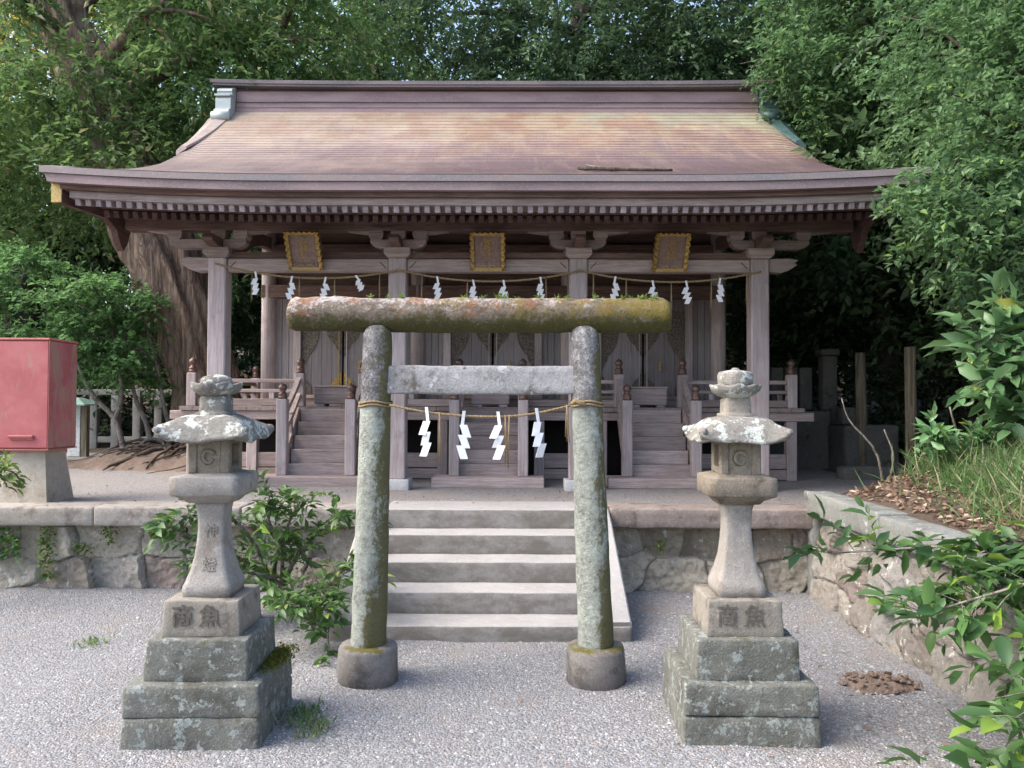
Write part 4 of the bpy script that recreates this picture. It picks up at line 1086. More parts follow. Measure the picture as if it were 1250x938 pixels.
# ------------------------------------------------------------------ torii
def torii():
    t = thing('torii_gate', 'small mossy stone torii gate standing before the steps', 'torii', (0, 4.65, 0))
    def pil(xb, xt, seed):
        keys = []
        for i in range(31):
            u = i / 30; z = .17 + (2.02 - .17) * u; r = .105 - .018 * u
            keys.append(((xb + (xt - xb) * u), 0, z, r))
        for dz, k in ((.03, .96), (.055, .85), (.075, .65), (.088, .38), (.092, .1)):
            keys.append((xt, 0, 2.02 + dz, .087 * k))
        mb = MB().tube([k[:3] for k in keys], [k[3] for k in keys], 28).rough(.005, 7, seed, .004)
        p = obj('pillar', mb, M_tpill, t, True)
        R = []
        for z, r in ((-.05, .176), (.1, .174), (.185, .170), (.205, .160), (.212, .12)):
            R.append([(xb + r * (abs(math.cos(a)) ** .92) * math.copysign(1, math.cos(a)), r * (abs(math.sin(a)) ** .92) * math.copysign(1, math.sin(a)), z) for a in [2*math.pi*k/32 for k in range(32)]])
        obj('pillar_base', MB().rings(R).rough(.007, 6, seed + 3), M_tbase, t, True)
    pil(-.845, -.805, 1); pil(.505, .432, 2)
    xs = np.linspace(-1.335, .945, 70)
    pts = []; rs = []
    for k, x in enumerate(xs):
        r = .104; e = min(x - xs[0], xs[-1] - x)
        if e < .03: r *= .86 + .14 * (e / .03) ** .5
        pts.append((x, .035, 2.17 - .004 * math.sin((x + 1.3) * 1.4))); rs.append(r)
    obj('top_beam', MB().tube(pts, rs, 30).rough(.008, 8, 5, .006), M_tbeam, t, True)
    g = grid_box(-.78, .42, -.045, .055, 1.69, 1.86, .03, .012)
    obj('tie_beam', g.rough(.004, 7, 2), M_tnuki, t, True)
    # small ferns and moss tufts along the beam
    rng = np.random.default_rng(4); n = 26
    C = np.stack([rng.uniform(-1.0, .9, n), rng.uniform(-.04, .05, n), np.full(n, 2.265)], 1)
    C = np.repeat(C, 8, 0); D = rng.normal(size=(len(C), 3)) * [.8, .8, .3] + [0, 0, .7]
    V, F = leaf_mesh(C, D, rng.normal(size=(len(C), 3)), rng.uniform(.02, .05, len(C)), rng.uniform(.006, .012, len(C)))
    o = np_obj('moss_tufts', V, F, L_fern, t); kind(o, 'stuff')
torii()
def torii_rope():
    t = thing('straw_rope', 'brown straw rope tied round both torii pillars with hanging ends', 'rope', (0, 0, 0))
    keys = [(-.715, 4.55, 1.625), (-.5, 4.54, 1.585), (-.25, 4.535, 1.562), (-.02, 4.535, 1.562), (.15, 4.54, 1.582), (.34, 4.55, 1.625)]
    ro, pts = twisted_rope(keys, .0065, 90, 'rope', t, M_straw)
    X = [p[0] for p in pts]; Z = [p[2] for p in pts]
    for cx, z in ((-.814, 1.622), (.447, 1.628)):
        for k in range(2):
            ring = [(cx + .097*math.cos(a), 4.65 + .097*math.sin(a), z + .018*k + .006*math.sin(3*a)) for a in [2*math.pi*i/28 for i in range(29)]]
            obj('rope_loop', MB().tube(ring, .0065, 6), M_straw, t, True)
    obj('rope_knot', MB().tube([(.345, 4.545, 1.635), (.37, 4.53, 1.655), (.40, 4.535, 1.64), (.43, 4.53, 1.632)], [.010, .018, .016, .008], 8), M_straw, t, True)
    for q, ln in ((537, .29), (617, .30), (622, .28), (692, .22)):
        x = (q - 625) * 4.54 / 950; tassel(x, 4.53, float(np.interp(x, X, Z)), ln, q, t)
    for i, q in enumerate((521, 567, 608, 655)):
        x = (q - 625) * 4.54 / 950; z = float(np.interp(x, X, Z)) + .018
        tw = (-.3, .25, -.15, .35)[i]
        o = obj('paper_streamer', shide_mesh(q + 2, 1.0, .265, .056), M_paper, None, False, (x, 4.522, z))
        o.rotation_euler = (0, 0, tw)
        tag(o, 'white paper streamer, %s from the left on the torii rope' % ORD[i], 'streamer', 'paper streamers on the torii rope')
torii_rope()

# ------------------------------------------------------------------ stone lanterns
def sq_ring(h, z, n=8, rnd=.15, cx=0, cy=0, hy=None):
    """rounded square ring"""
    hy = hy or h; out = []
    for k in range(4 * n):
        u = k / n; sd = int(u); f = (u - sd) * 2 - 1
        f2 = math.copysign(abs(f) ** .9, f)
        x, y = ((f2, -1), (1, f2), (-f2, 1), (-1, -f2))[sd]
        r = max(abs(x), abs(y)); c = abs(x * y); s = 1 - rnd * max(0, c - .55) * .45
        out.append((cx + x * h * s, cy + y * hy * s, z))
    return out
def lantern(x, y, label, seed, worn, rz, dx=0.0):
    t = thing('stone_lantern', label, 'lantern', (x, y, 0), rz, 'stone lanterns flanking the torii')
    hb = grid_box(-.33, .33, -.31, .31, -.06, .142, .035, .011, (.985, .985)).rough(.008, 5, seed, .006); obj('base_slab', hb, M_lant_base, t, True)
    hb = grid_box(-.327, .327, -.305, .305, .142, .292, .035, .011, (.97, .97)).rough(.006, 5, seed + 1, .005); obj('base_slab', hb, M_lant_base, t, True)
    obj('base_slab', grid_box(-.255, .255, -.24, .24, .285, .49, .03, .010, (.96, .96)).rough(.006, 6, seed + 2, .005), M_lant_base, t, True)
    pl = obj('plinth', grid_box(-.19, .19, -.185, .185, .485, .665, .025, .007, (.955, .955)).rough(.004, 7, seed + 3, .003), M_lant_mid, t, True)
    R = []
    for z, h in ((.66, .120), (.70, .124), (.722, .121), (.735, .114), (.79, .096), (.86, .080), (.93, .070), (1.0, .066), (1.06, .067), (1.10, .072), (1.15, .082)):
        R.append(sq_ring(h, z, 8, .22))
    ps = obj('post', MB().rings(R).rough(.004, 7, seed + 4, .003), M_lant_post, t, True)
    R = [sq_ring(h, z, 8, .12) for z, h in ((1.13, .10), (1.150, .118), (1.176, .166), (1.180, .170), (1.262, .170), (1.267, .168), (1.283, .11))]
    obj('platform', MB().rings(R).rough(.004, 7, seed + 5, .003), M_lant_post if seed < 50 else M_lant_box, t, True)
    # firebox: four corner piers, sills, faces with a carved crest, open windows left and right
    mb = MB(); h = .103
    for sx in (-1, 1):
        for sy in (-1, 1):
            a, b = sorted((sx*.058, sx*h)); c, d = sorted((sy*.058, sy*h)); mb.box(a, b, c, d, 1.28, 1.46, .006)
    for sx in (-1, 1):
        a, b = sorted((sx*.075, sx*.098)); mb.box(a, b, -.058, .058, 1.28, 1.315, .004); mb.box(a, b, -.058, .058, 1.43, 1.46, .004)
    for sy in (-1, 1):
        c, d = sorted((sy*.07, sy*(h-.004))); mb.box(-.058, .058, c, d, 1.28, 1.46, .003)
    mb.box(-.055, .055, -.055, .055, 1.275, 1.30); mb.box(-.058, .058, -.058, .058, 1.445, 1.47)
    fb = obj('firebox', mb.rough(.002, 9, seed), M_lant_box, t)
    # comma crest: ring with a swelling head
    pts = []; rs = []
    for k in range(26):
        a = math.pi * (.15 + 1.75 * k / 25); pts.append((.03 * math.cos(a) * (1 - .25*k/25), -h + .001, 1.365 + .03 * math.sin(a))); rs.append(.007 + .005 * (1 - k / 25))
    cr = MB().tube(pts, rs, 7); cr.lathe([(.012, -.004), (.016, .0), (.01, .005)], (.0, 0, 0), 10) if False else None
    obj('crest', cr, M_lant_box, fb, True)
    obj('crest_shade', MB().tube([(p[0]*1.22 - .004, -h + .0035, 1.365 + (p[2]-1.365)*1.22) for p in pts[6:20]], .006, 6), M_carve, fb, True)  # dark arc drawn in as shade along the crest's edge
    # roof with lifted corners
    R = []; n = 10
    def rring(hh, z, lf, scal=0.0):
        out = []
        for (px, py, pz) in sq_ring(hh, z, n, .0):
            c = (min(abs(px), abs(py)) / hh) ** 1.5; wv = .014 * math.sin(5 * math.atan2(py, px) + seed) * (hh / .22) ** 2
            k = 1 + scal * c ** 3
            out.append((px * k, py * k, pz + lf * c ** 3 + wv * .6))
        return out
    for hh, z, lf, sc in ((.11, 1.452, 0, 0), (.2, 1.450, .004, 0), (.255, 1.446, .014, .0), (.286, 1.443, .036, .03), (.298, 1.452, .048, .06), (.288, 1.464, .046, .055), (.276, 1.489, .034, .02), (.263, 1.512, .018, -.04), (.245, 1.534, .008, -.09), (.215, 1.555, .002, -.13), (.172, 1.570, 0, -.14), (.125, 1.577, 0, -.12), (.09, 1.579, 0, -.1)):
        R.append(rring(hh * .735, z, lf, sc))
    rf = obj('lantern_roof', MB().rings(R).rough(.006, 7, seed + 7, .004), M_lant_roof, t, True)
    for sx in (-1, 1):
        for sy in (-1, 1):
            c = Vector((sx*.212, sy*.212, 1.503)); d = Vector((sx, -sy, 0)).normalized()
            obj('corner_scroll', MB().tube([tuple(c - d*.02), tuple(c - d*.016), tuple(c + d*.016), tuple(c + d*.02)], [.009, .017, .017, .009], 10).rough(.003, 20, seed + sx), M_lant_roof, rf, True)
    obj('roof_collar', MB().rings([sq_ring(a, z, 5, .3) for z, a in ((1.565, .085), (1.59, .082), (1.592, .070), (1.60, .069), (1.665, .066), (1.672, .06))]).rough(.004, 8, seed + 8), M_lant_roof if worn else M_lant_mid, t, True)
    # lotus bowl and jewel
    R = []
    for z, r, pet in ((1.668, .060, 0), (1.680, .085, .0), (1.695, .110, .02), (1.712, .124, .05), (1.730, .130, .08), (1.738, .128, .09), (1.736, .108, .05), (1.730, .085, .0)):
        ring = []
        for k in range(40):
            a = 2*math.pi*k/40; w = abs(math.cos(a * 4 + .4)) ** 2; rr = r * (1 + pet * (w - .5)); ring.append((rr*math.cos(a), rr*math.sin(a), z + (.025 * pet / .16) * (w - .5)))
        R.append(ring)
    fn = obj('finial', MB().rings(R).rough(.005 if worn else .003, 9, seed + 9), M_lant_roof, t, True)
    if worn: prof = [(.080, 1.725), (.078, 1.752), (.068, 1.768), (.045, 1.778), (.02, 1.782), (.004, 1.784)]
    else: prof = [(.084, 1.725), (.090, 1.75), (.091, 1.79), (.083, 1.806), (.05, 1.814), (.024, 1.818), (.016, 1.828), (.003, 1.83)]
    obj('jewel', MB().lathe(prof, (0, 0, 0), 24).rough(.002, 12, seed + 10), M_lant_roof, fn, True)
    # carved writing: on the plinth from right to left, down the post
    lettering('商', .115, .0015, M_carve, pl, (-.088, -.1850, .585), (rad(87.5), 0, 0), sx=.95)
    lettering('魚', .115, .0015, M_carve, pl, (.045, -.1850, .585), (rad(87.5), 0, 0), sx=.95)
    if worn:
        lettering('燈', .075, .0012, M_lant_mid, ps, (.005, -.0915, .82), (rad(76), 0, 0))
        lettering('神', .07, .0006, M_lant_mid, ps, (.005, -.0695, .985), (rad(86), 0, 0))
    return t
lantern(-1.525, 4.02, 'stone lantern before the leafy shrub with lichen blotched roof and worn lotus finial', 7, True, rad(1.0))
lantern(1.165, 4.06, 'stone lantern on the bank side with clean cupped lotus finial and open window', 61, False, rad(-1.5))
# moss on the left lantern base
def moss_patch(name, label, pts, n, seed, parent=None):
    rng = np.random.default_rng(seed); pts = np.array(pts)
    C = pts[rng.integers(0, len(pts), n)] + rng.normal(size=(n, 3)) * [.045, .045, .004]
    D = rng.normal(size=(n, 3)) * .6 + [0, 0, .8]
    V, F = leaf_mesh(C, D, rng.normal(size=(n, 3)), rng.uniform(.008, .02, n), rng.uniform(.006, .012, n)); o = np_obj(name, V, F, L_moss)
    kind(o, 'stuff'); o['label'] = label; o['category'] = 'moss'; return o
moss_patch('moss', 'yellow green moss on the left lantern base ledge', [(-1.245, 4.0 + .05 * i, .297) for i in range(6)], 1800, 3)

# ------------------------------------------------------------------ red cabinet, pedestal, little sign
def cabinet():
    t = thing('concrete_pedestal', 'tapered concrete pedestal under the red metal cabinet', 'pedestal', (-4.33, 7.13, ZP))
    R = [sq_ring(h, z, 6, .05) for z, h in ((-.02, .215), (.0, .213), (.46, .155), (.475, .15))]
    obj('shaft', MB().rings(R).rough(.003, 6, 2), M_conc, t, False)
    c = thing('metal_cabinet', 'faded red metal cabinet on a concrete pedestal', 'cabinet', (-4.33, 7.12, ZP + .475))
    obj('shell', MB().box(-.225, .225, -.225, .225, 0, .965, .008), M_red, c)
    d = obj('door', MB().box(-.222, .222, -.2335, -.2265, .012, .952, .003), M_red, c)
    obj('handle', MB().box(-.11, .11, -.262, -.234, .10, .125, .005), M_red, d); obj('handle_bracket', MB().box(-.105, .105, -.25, -.234, .085, .099, .002), M_rededge, d)
    obj('cap_sheet', MB().box(-.233, .233, -.238, .233, .966, .985, .005), M_rededge, c)
    obj('edge_strip', MB().box(.2255, .230, -.231, -.222, 0, .964), M_rededge, c)
    obj('bottom_rim', MB().box(-.232, .232, -.236, .232, -.012, -.001, .002), M_rededge, c)
cabinet()
def little_sign():
    t = thing('notice_box', 'pale notice box on a post with a light green roof behind the red cabinet', 'notice box', (-7.05, 12.6, ZP - .02))
    obj('panel', MB().box(-.10, .10, -.06, .06, .02, .84, .006), M_signwhite, t)
    obj('post', MB().box(.105, .20, -.05, .05, -.05, .84, .006), B_post, t)
    R = [sq_ring(h, z, 4, .1) for z, h in ((.84, .30), (.86, .30), (.97, .06))]
    obj('roof', MB().rings(R), M_signgreen, t)
little_sign()

# ------------------------------------------------------------------ fences and posts in the background
def left_fence():
    t = thing('stone_fence', 'low grey stone picket fence behind the thin maples', 'fence', (-8.0, 15.2, ZP))
    for i in range(16):
        x = -1.4 + i * .42; obj('post', grid_box(x-.075, x+.075, -.07, .07, -.1, 1.0 if i % 5 else 1.12, .2, .01), M_fence, t, True)
    obj('rail', grid_box(-1.6, 5.1, -.06, .06, 1.005, 1.12, .2, .01), M_fence, t, True)
    obj('rail', grid_box(-1.6, 5.1, -.05, .05, .08, .2, .2, .01), M_fence, t, True)
left_fence()
def right_fence():
    t = thing('stone_fence', 'shadowy stone slab fence on a block wall right of the shrine', 'fence', (3.9, 10.9, ZP))
    obj('plinth_wall', grid_box(-.9, .75, -.2, .2, -.1, .80, .12, .02).rough(.012, 4, 3), M_fence_d, t, True)
    for i in range(6):
        x = -.8 + i * .2; obj('slab', grid_box(x-.085, x+.085, -.06, .06, .81, 1.40, .2, .012), M_fence_d, t, True)
    obj('gate_post', grid_box(.42, .62, -.1, .1, .81, 1.56, .1, .015), M_fence_d, t, True)
    obj('post_cap', grid_box(.39, .65, -.13, .13, 1.565, 1.66, .1, .02), M_fence_d, t, True)
    b = thing('stone_block', 'squat dark stone block beside the slab fence', 'stone block', (4.65, 10.4, ZP))
    obj('block', grid_box(-.32, .38, -.3, .3, -.1, .62, .1, .03).rough(.015, 4, 6), M_fence_d, b, True)
    obj('upper_block', grid_box(-.32, .02, -.2, .2, .622, .85, .1, .02).rough(.01, 4, 7), M_fence_d, b, True)
    c = thing('stone_kerb', 'low rough stone kerb along the dark wood edge', 'kerb', (5.0, 9.4, ZP))
    for i in range(4):
        x = -.75 + i * .62; obj('kerb_stone', grid_box(x-.3, x+.3, -.12, .12, -.12, .15, .08, .03).rough(.02, 4, 20 + i), M_fence_d, c, True)
right_fence()
def wood_post(x, y, z0, z1, r, label):
    o = obj('wooden_post', MB().tube([(0, 0, -.2), (.004, 0, (z1-z0)*.5), (.0, .01, z1 - z0)], [r, r*.98, r*.9], 14, wob=.06, seed=x), B_post, None, True, (x, y, z0))
    tag(o, label, 'post')
wood_post(4.66, 9.1, ZP + .12, 2.30, .066, 'tall bare round wooden post at the edge of the dark wood')
wood_post(4.55, 10.15, ZP, 2.30, .07, 'mossy wooden post beside the stone gate post in shadow')

# ------------------------------------------------------------------ fallen branch on the roof
def roof_branch():
    def rp(x, y): return (x, y, roof_z(x, y, prof_z(y)) + .035)
    t = thing('dead_branch', 'bare grey dead branch lying on the copper roof slope', 'branch', tuple(B.location))
    k = [(.95, .0), (1.12, -.20), (1.35, -.33), (1.6, -.42), (1.85, -.42)]
    pts, rs = smooth_path([(*rp(x, y), .022 - .009 * i / 4) for i, (x, y) in enumerate(k)], 16)
    obj('limb', MB().tube(pts, rs, 7, wob=.2), B_dark, t, True)
    pts, rs = smooth_path([(*rp(1.3, -.31), .012), (*rp(1.18, .02), .009), (*rp(1.05, .28), .004)], 8); obj('twig', MB().tube(pts, rs, 6), B_grey, t, True)
roof_branch()

# ------------------------------------------------------------------ trees
def tree(name, label, loc, trunk_keys, lobes, mbark, lmat, nspray, k, slen, L, W, seed, limb_r=.09, group=None, tn=14, wob=.12, flute=0.0, npts=26, twigs=3, full=False, **kw):
    t = thing(name, label, 'tree', loc, 0, group); rng = np.random.default_rng(seed)
    o = np.array(loc)
    tk = [(a - o[0], b - o[1], c - o[2], r) for a, b, c, r in trunk_keys]; lb = [(a - o[0], b - o[1], c - o[2], d, e, f) for a, b, c, d, e, f in lobes]
    pts, rs = smooth_path(tk, npts); mb = MB().tube(pts, rs, tn, wob=wob, seed=seed, flute=flute)
    limbs(mb, [(*p, 0) for p in pts], lb, rng, limb_r, twigs=twigs)
    obj('trunk', mb, mbark, t, True)
    crown('crown', lb, nspray, k, slen, L, W, lmat, t, seed, full=full, **kw)
    return t

# big leaning tree left behind the shrine
BT = tree('evergreen_oak', 'massive leaning tree with furrowed brown trunk behind the shrine\'s left end', (-4.55, 12.0, ZP),
     [(-4.45, 12.0, .5, .78), (-4.55, 12.0, 1.1, .52), (-4.82, 12.0, 2.1, .45), (-5.22, 12.0, 3.4, .50), (-5.8, 12.0, 4.7, .50), (-6.5, 12.1, 6.4, .42), (-7.4, 12.3, 8.3, .32), (-8.0, 12.6, 10.5, .25)],
     [(-6.2, 12.2, 6.0, 1.5, .8, .9), (-4.6, 11.8, 6.5, 1.5, 1.0, 1.1), (-7.7, 12.4, 5.5, 1.3, .8, .9), (-3.4, 12.6, 7.6, 1.6, 1.2, 1.2), (-5.0, 11.2, 7.5, 1.1, .8, .8), (-5.9, 11.1, 5.3, .8, .4, .55), (-6.5, 11.1, 6.3, .95, .4, .6), (-7.5, 11.3, 6.0, .9, .5, .6), (-7.2, 11.1, 7.4, .7, .4, .5), (-9.0, 11.8, 5.9, 1.3, 1.0, .8), (-4.6, 12.5, 9.0, 2.0, 1.6, 1.5), (-7.5, 12.3, 9.5, 2.2, 1.6, 1.5), (-6.9, 12.5, 4.6, .9, .6, .5), (-8.6, 12.6, 4.4, 1.0, .6, .5)],
     B_cedar, L_oak, 3600, 12, .46, .13, .052, 11, .16, tn=64, wob=.22, flute=.34, npts=60, twigs=6, droop=.35)
def mound_z(x, y):
    r = math.hypot(x / 1.9, y / 1.05)
    return max(0, 1 - r * r) ** 1.2 * .30 * (1 + .7 * nz((x, y, 0), 1.9)) + (.035 * nz((x, y, 0), 6) + .015 * nz((x, y, 3), 17)) * (1 if r < .96 else 0)
def roots():
    t = thing('root_mound', 'earth mound laced with bare roots at the foot of the leaning tree', 'root mound', (-4.65, 11.1, ZP))
    mb = MB(); n = 70; V = []
    for j in range(n + 1):
        for i in range(n + 1):
            x, y = (i / n * 2 - 1) * 1.9, (j / n * 2 - 1) * 1.05; V.append((x, y, mound_z(x, y) - .02))
    mb.add(V, [(j*(n+1)+i, j*(n+1)+i+1, (j+1)*(n+1)+i+1, (j+1)*(n+1)+i) for j in range(n) for i in range(n)])
    obj('earth', mb, M_mound, t, True)
    rng = random.Random(5)
    for q in range(30):
        a = math.pi * (1.02 + .62 * q / 29) + rng.uniform(-.12, .12); L = rng.uniform(.8, 1.9); r = rng.uniform(.018, .05)
        sx, sy = .55 + rng.uniform(-.9, .3), .45 + rng.uniform(-.5, .2); pts = []
        for i in range(13):
            u = i / 12; x = sx + math.cos(a) * L * u + .09 * math.sin(u * 7 + q); y = sy + math.sin(a) * L * u * .8 + .07 * math.cos(u * 6 + q)
            pts.append((x, y, mound_z(x, y) - .012 + r * .5 + .025 * math.sin(u * 9 + q * 2)))
        obj('root', MB().tube(pts, [r * (1 - .8 * i / 12) for i in range(13)], 7, wob=.35, seed=q), B_root if q % 3 else B_grey, t, True)
roots()
# thin maples on the left
def maple(label, base, seed, lobes, stems):
    t = thing('maple_tree', label, 'tree', base, 0, 'thin maples by the stone fence'); rng = np.random.default_rng(seed)
    mb = MB()
    for st in stems:
        pts, rs = smooth_path([(x - base[0], y - base[1], z - base[2], r) for x, y, z, r in st], 14); mb.tube(pts, rs, 8, wob=.15, seed=seed)
    lb = [(a - base[0], b - base[1], c - base[2], d, e, f) for a, b, c, d, e, f in lobes]
    limbs(mb, [(*p, 0) for p in pts], lb, rng, .025, 6, 3)
    obj('trunk', mb, B_grey, t, True)
    crown('crown', lb, 44 * len(lb), 11, .34, .085, .05, L_maple, t, seed, shell=(.1, 1.3), droop=.1, up=1.6)
def layers(seed, x0, x1, z0, z1, y, n):
    r = np.random.default_rng(seed)
    return [(r.uniform(x0, x1), y + r.uniform(-.5, .4), z0 + (z1 - z0) * (i + .5) / n, r.uniform(.32, .62), r.uniform(.3, .5), r.uniform(.07, .13)) for i in range(n)]
maple('pale slender maple forking low beside the notice box', (-5.45, 11.0, ZP), 5, layers(1, -6.7, -5.75, 1.95, 3.5, 11.1, 9),
      [[(-5.42, 11.0, ZP, .05), (-5.5, 11.0, 1.05, .042), (-5.62, 11.0, 1.4, .038), (-5.95, 11.0, 1.75, .032), (-6.3, 11.0, 2.5, .02)], [(-5.6, 11.0, 1.38, .034), (-5.52, 11.0, 1.75, .028), (-5.65, 11.0, 2.6, .016)]])
maple('slender maple with crossing grey stems nearest the root mound', (-5.05, 11.3, ZP), 6, layers(2, -5.95, -5.45, 1.9, 3.2, 11.3, 6) + [(-5.3, 11.4, 1.95, .3, .3, .1)],
      [[(-5.2, 11.3, ZP + .1, .045), (-5.3, 11.3, 1.3, .038), (-5.5, 11.3, 1.8, .03), (-5.7, 11.3, 3.0, .015)], [(-4.85, 11.4, ZP + .1, .042), (-5.0, 11.4, 1.25, .036), (-5.1, 11.4, 1.6, .03), (-5.2, 11.4, 2.1, .024), (-5.5, 11.4, 3.2, .012)]])
maple('broad low maple spreading above the red cabinet', (-7.6, 11.4, ZP), 7, layers(3, -8.0, -6.8, 1.9, 3.9, 11.0, 10),
      [[(-7.6, 11.4, ZP, .07), (-7.5, 11.4, 1.6, .055), (-7.4, 11.3, 2.3, .04), (-7.2, 11.1, 3.1, .02)]])

# right hand small leaved tree overhanging the roof corner
tree('broadleaf_tree', 'dense small leaved tree overhanging the shrine roof\'s right corner', (5.3, 7.6, 1.2),
     [(5.3, 7.6, .9, .16), (5.2, 7.6, 2.4, .13), (5.0, 7.5, 4.0, .10), (4.8, 7.6, 6.0, .06)],
     [(3.45, 6.5, 3.38, .34, .26, .28), (3.85, 6.45, 3.05, .5, .4, .4), (4.0, 6.75, 3.5, .62, .45, .42), (4.55, 6.9, 3.0, .75, .6, .55), (4.35, 7.1, 4.1, .75, .7, .6), (5.0, 7.2, 4.5, .9, .8, .8), (4.5, 7.9, 5.2, .85, .8, .7), (5.3, 7.0, 5.7, 1.0, .9, .9), (4.75, 6.9, 2.35, .6, .5, .45), (5.2, 7.9, 6.6, 1.1, 1.0, .8)],
     B_dark, L_bush, 3300, 12, .28, .072, .036, 31, .06, shell=(.45, 1.12), droop=.1, spread=.8, jit=.5)
tree('broadleaf_tree', 'pale green bushy tree rising behind the right end of the roof ridge', (5.6, 11.2, .8),
     [(5.6, 11.2, .6, .2), (5.4, 11.2, 3, .16), (5.2, 11.1, 5.2, .12), (5.0, 11, 7.5, .07)],
     [(3.75, 10.3, 6.2, .55, .4, .5), (4.6, 10.6, 5.6, 1.0, .8, .8), (5.5, 10.4, 5.2, 1.1, .9, 1.0), (4.9, 10.8, 6.8, 1.2, 1.0, .9), (6.1, 10.6, 6.6, 1.3, 1.0, 1.0), (5.0, 10.3, 4.4, .7, .7, .6), (6.0, 10.5, 8.0, 1.5, 1.2, 1.0), (4.3, 11.0, 7.7, .9, .9, .6)],
     B_dark, L_bush, 3700, 12, .34, .09, .045, 32, .09, droop=.1, spread=.8, jit=.5)
tree('camphor_tree', 'dark drooping evergreen right behind the middle of the roof ridge', (1.6, 14.0, ZP),
     [(1.6, 14, .5, .38), (1.5, 14, 3, .3), (1.3, 14, 6, .24), (1.2, 14, 9, .15)],
     [(.3, 13.2, 7.0, 1.6, 1.2, .8), (2.4, 13.0, 7.3, 1.5, 1.1, .8), (3.6, 13.4, 7.1, 1.2, 1.0, 1.0), (1.3, 13.2, 8.3, 1.8, 1.2, .9), (-.9, 13.4, 8.4, 1.5, 1.2, .9), (3.2, 13.4, 8.9, 1.8, 1.4, 1.1)],
     B_dark, L_dark, 3000, 12, .45, .12, .05, 33, .11, droop=.5)

def understory(label, x, y, lobes, seed):
    tree('understory_tree', label, (x, y, gf(x, y)), [(x, y, gf(x, y) - .2, .09), (x + .1, y, 1.8, .07), (x, y, 3.2, .04)], lobes, B_dark, L_dark, 1500, 10, .4, .13, .06, seed, .05, droop=.2)
understory('dark low evergreen closing the wood behind the slab fence', 4.6, 12.6, [(3.8, 12.4, 1.9, .9, .6, .9), (4.9, 12.4, 1.8, 1.0, .7, 1.0), (4.3, 12.6, 3.3, 1.2, .8, .9), (5.6, 12.3, 3.2, 1.0, .8, 1.0)], 61)
understory('dark low evergreen behind the bare wooden posts', 6.6, 11.0, [(5.9, 10.9, 1.9, 1.0, .7, 1.0), (7.2, 10.8, 2.0, 1.1, .8, 1.0), (6.4, 11.2, 3.4, 1.2, .8, 1.0), (7.6, 10.6, 3.6, 1.2, .9, 1.0)], 62)
understory('dark low evergreen under the broadleaf trees on the bank', 6.4, 8.6, [(5.9, 8.5, 2.6, .9, .7, .8), (6.9, 8.3, 2.8, 1.0, .8, .9), (6.2, 8.6, 3.8, 1.0, .8, .7)], 63)
understory('dark low evergreen behind the picket fence', -6.6, 15.9, [(-7.6, 15.8, 1.6, 1.1, .6, .9), (-5.8, 15.8, 1.7, 1.2, .7, 1.0), (-4.2, 15.9, 1.8, 1.1, .7, 1.1), (-8.9, 15.8, 2.0, 1.1, .7, 1.1), (-6.6, 15.9, 3.2, 1.6, .8, .9)], 64)
# wood behind: three kinds built once, copied
def kind_tree(idx, h, lmat, L, W, seed):
    rng = np.random.default_rng(seed)
    lobes = []
    for i in range(9):
        a = rng.uniform(0, 6.28); r = rng.uniform(.5, 1.9) if i < 8 else .3; z = h * rng.uniform(.28, .95)
        lobes.append((r*math.cos(a), r*math.sin(a), z, rng.uniform(1.1, 1.8), rng.uniform(1.1, 1.8), rng.uniform(.8, 1.3)))
    return tree('forest_tree', 'x', (0, 0, 0), [(0, 0, -.4, .26), (.1, 0, h*.3, .2), (-.05, .1, h*.6, .14), (.1, 0, h*.92, .05)], lobes, B_dark, lmat, 1600, 11, .55, L, W, seed, .07, droop=.3)
K = [kind_tree(0, 8.5, L_dark, .17, .075, 51), kind_tree(1, 10.5, L_oak, .16, .07, 52), kind_tree(2, 7.0, L_dark, .15, .08, 53)]
spots = [(-10.8, 17.2, 0), (-8.0, 18.0, 1), (-5.2, 17.0, 2), (-3.0, 17.6, 1), (-1.0, 18.4, 2), (4.2, 15.2, 0), (6.6, 13.2, 1), (6.0, 15.8, 2), (8.3, 11.6, 0), (7.9, 15.0, 1), (2.6, 17.6, 0), (-13.6, 15.4, 2),
         (-6.4, 20.0, 0), (-10.5, 20.5, 1), (-2.2, 21.0, 0), (1.2, 21.5, 1), (5.0, 20.0, 0), (9.3, 19.4, 1), (-14.0, 18.0, 0), (12.2, 16.0, 2), (6.3, 10.6, 2), (7.6, 8.6, 0)]
used = set()
LBL = ['tall dark evergreen in the crowded wood behind the shrine', 'tall mottled green evergreen in the crowded wood behind the shrine', 'shorter dense dark evergreen in the crowded wood behind the shrine']
rs_ = random.Random(3)
for x, y, k in spots:
    o = K[k] if k not in used else copy_tree(K[k]); used.add(k)
    o['label'] = LBL[k]; o['group'] = ['tall dark evergreens of the wood', 'mottled evergreens of the wood', 'shorter evergreens of the wood'][k]
    o.location = (x, y, gf(x, y)); o.rotation_euler = (0, 0, rs_.uniform(0, 6.28)); s = rs_.uniform(.9, 1.2); o.scale = (s, s, s)
tree('sunlit_tree', 'sunlit yellow green tree glimpsed through the wood at upper left', (-13.0, 19.5, 1), [(-13, 19.5, .5, .3), (-13, 19.5, 6, .2), (-13, 19.5, 12, .1)],
     [(-12.6, 19.5, 10.6, 1.6, 1.2, .9), (-11.2, 19.8, 12.3, 1.4, 1.2, .8), (-8.6, 20.6, 11.8, 1.0, .8, .5)], B_dark, L_yellow, 700, 10, .5, .16, .08, 71, .08)
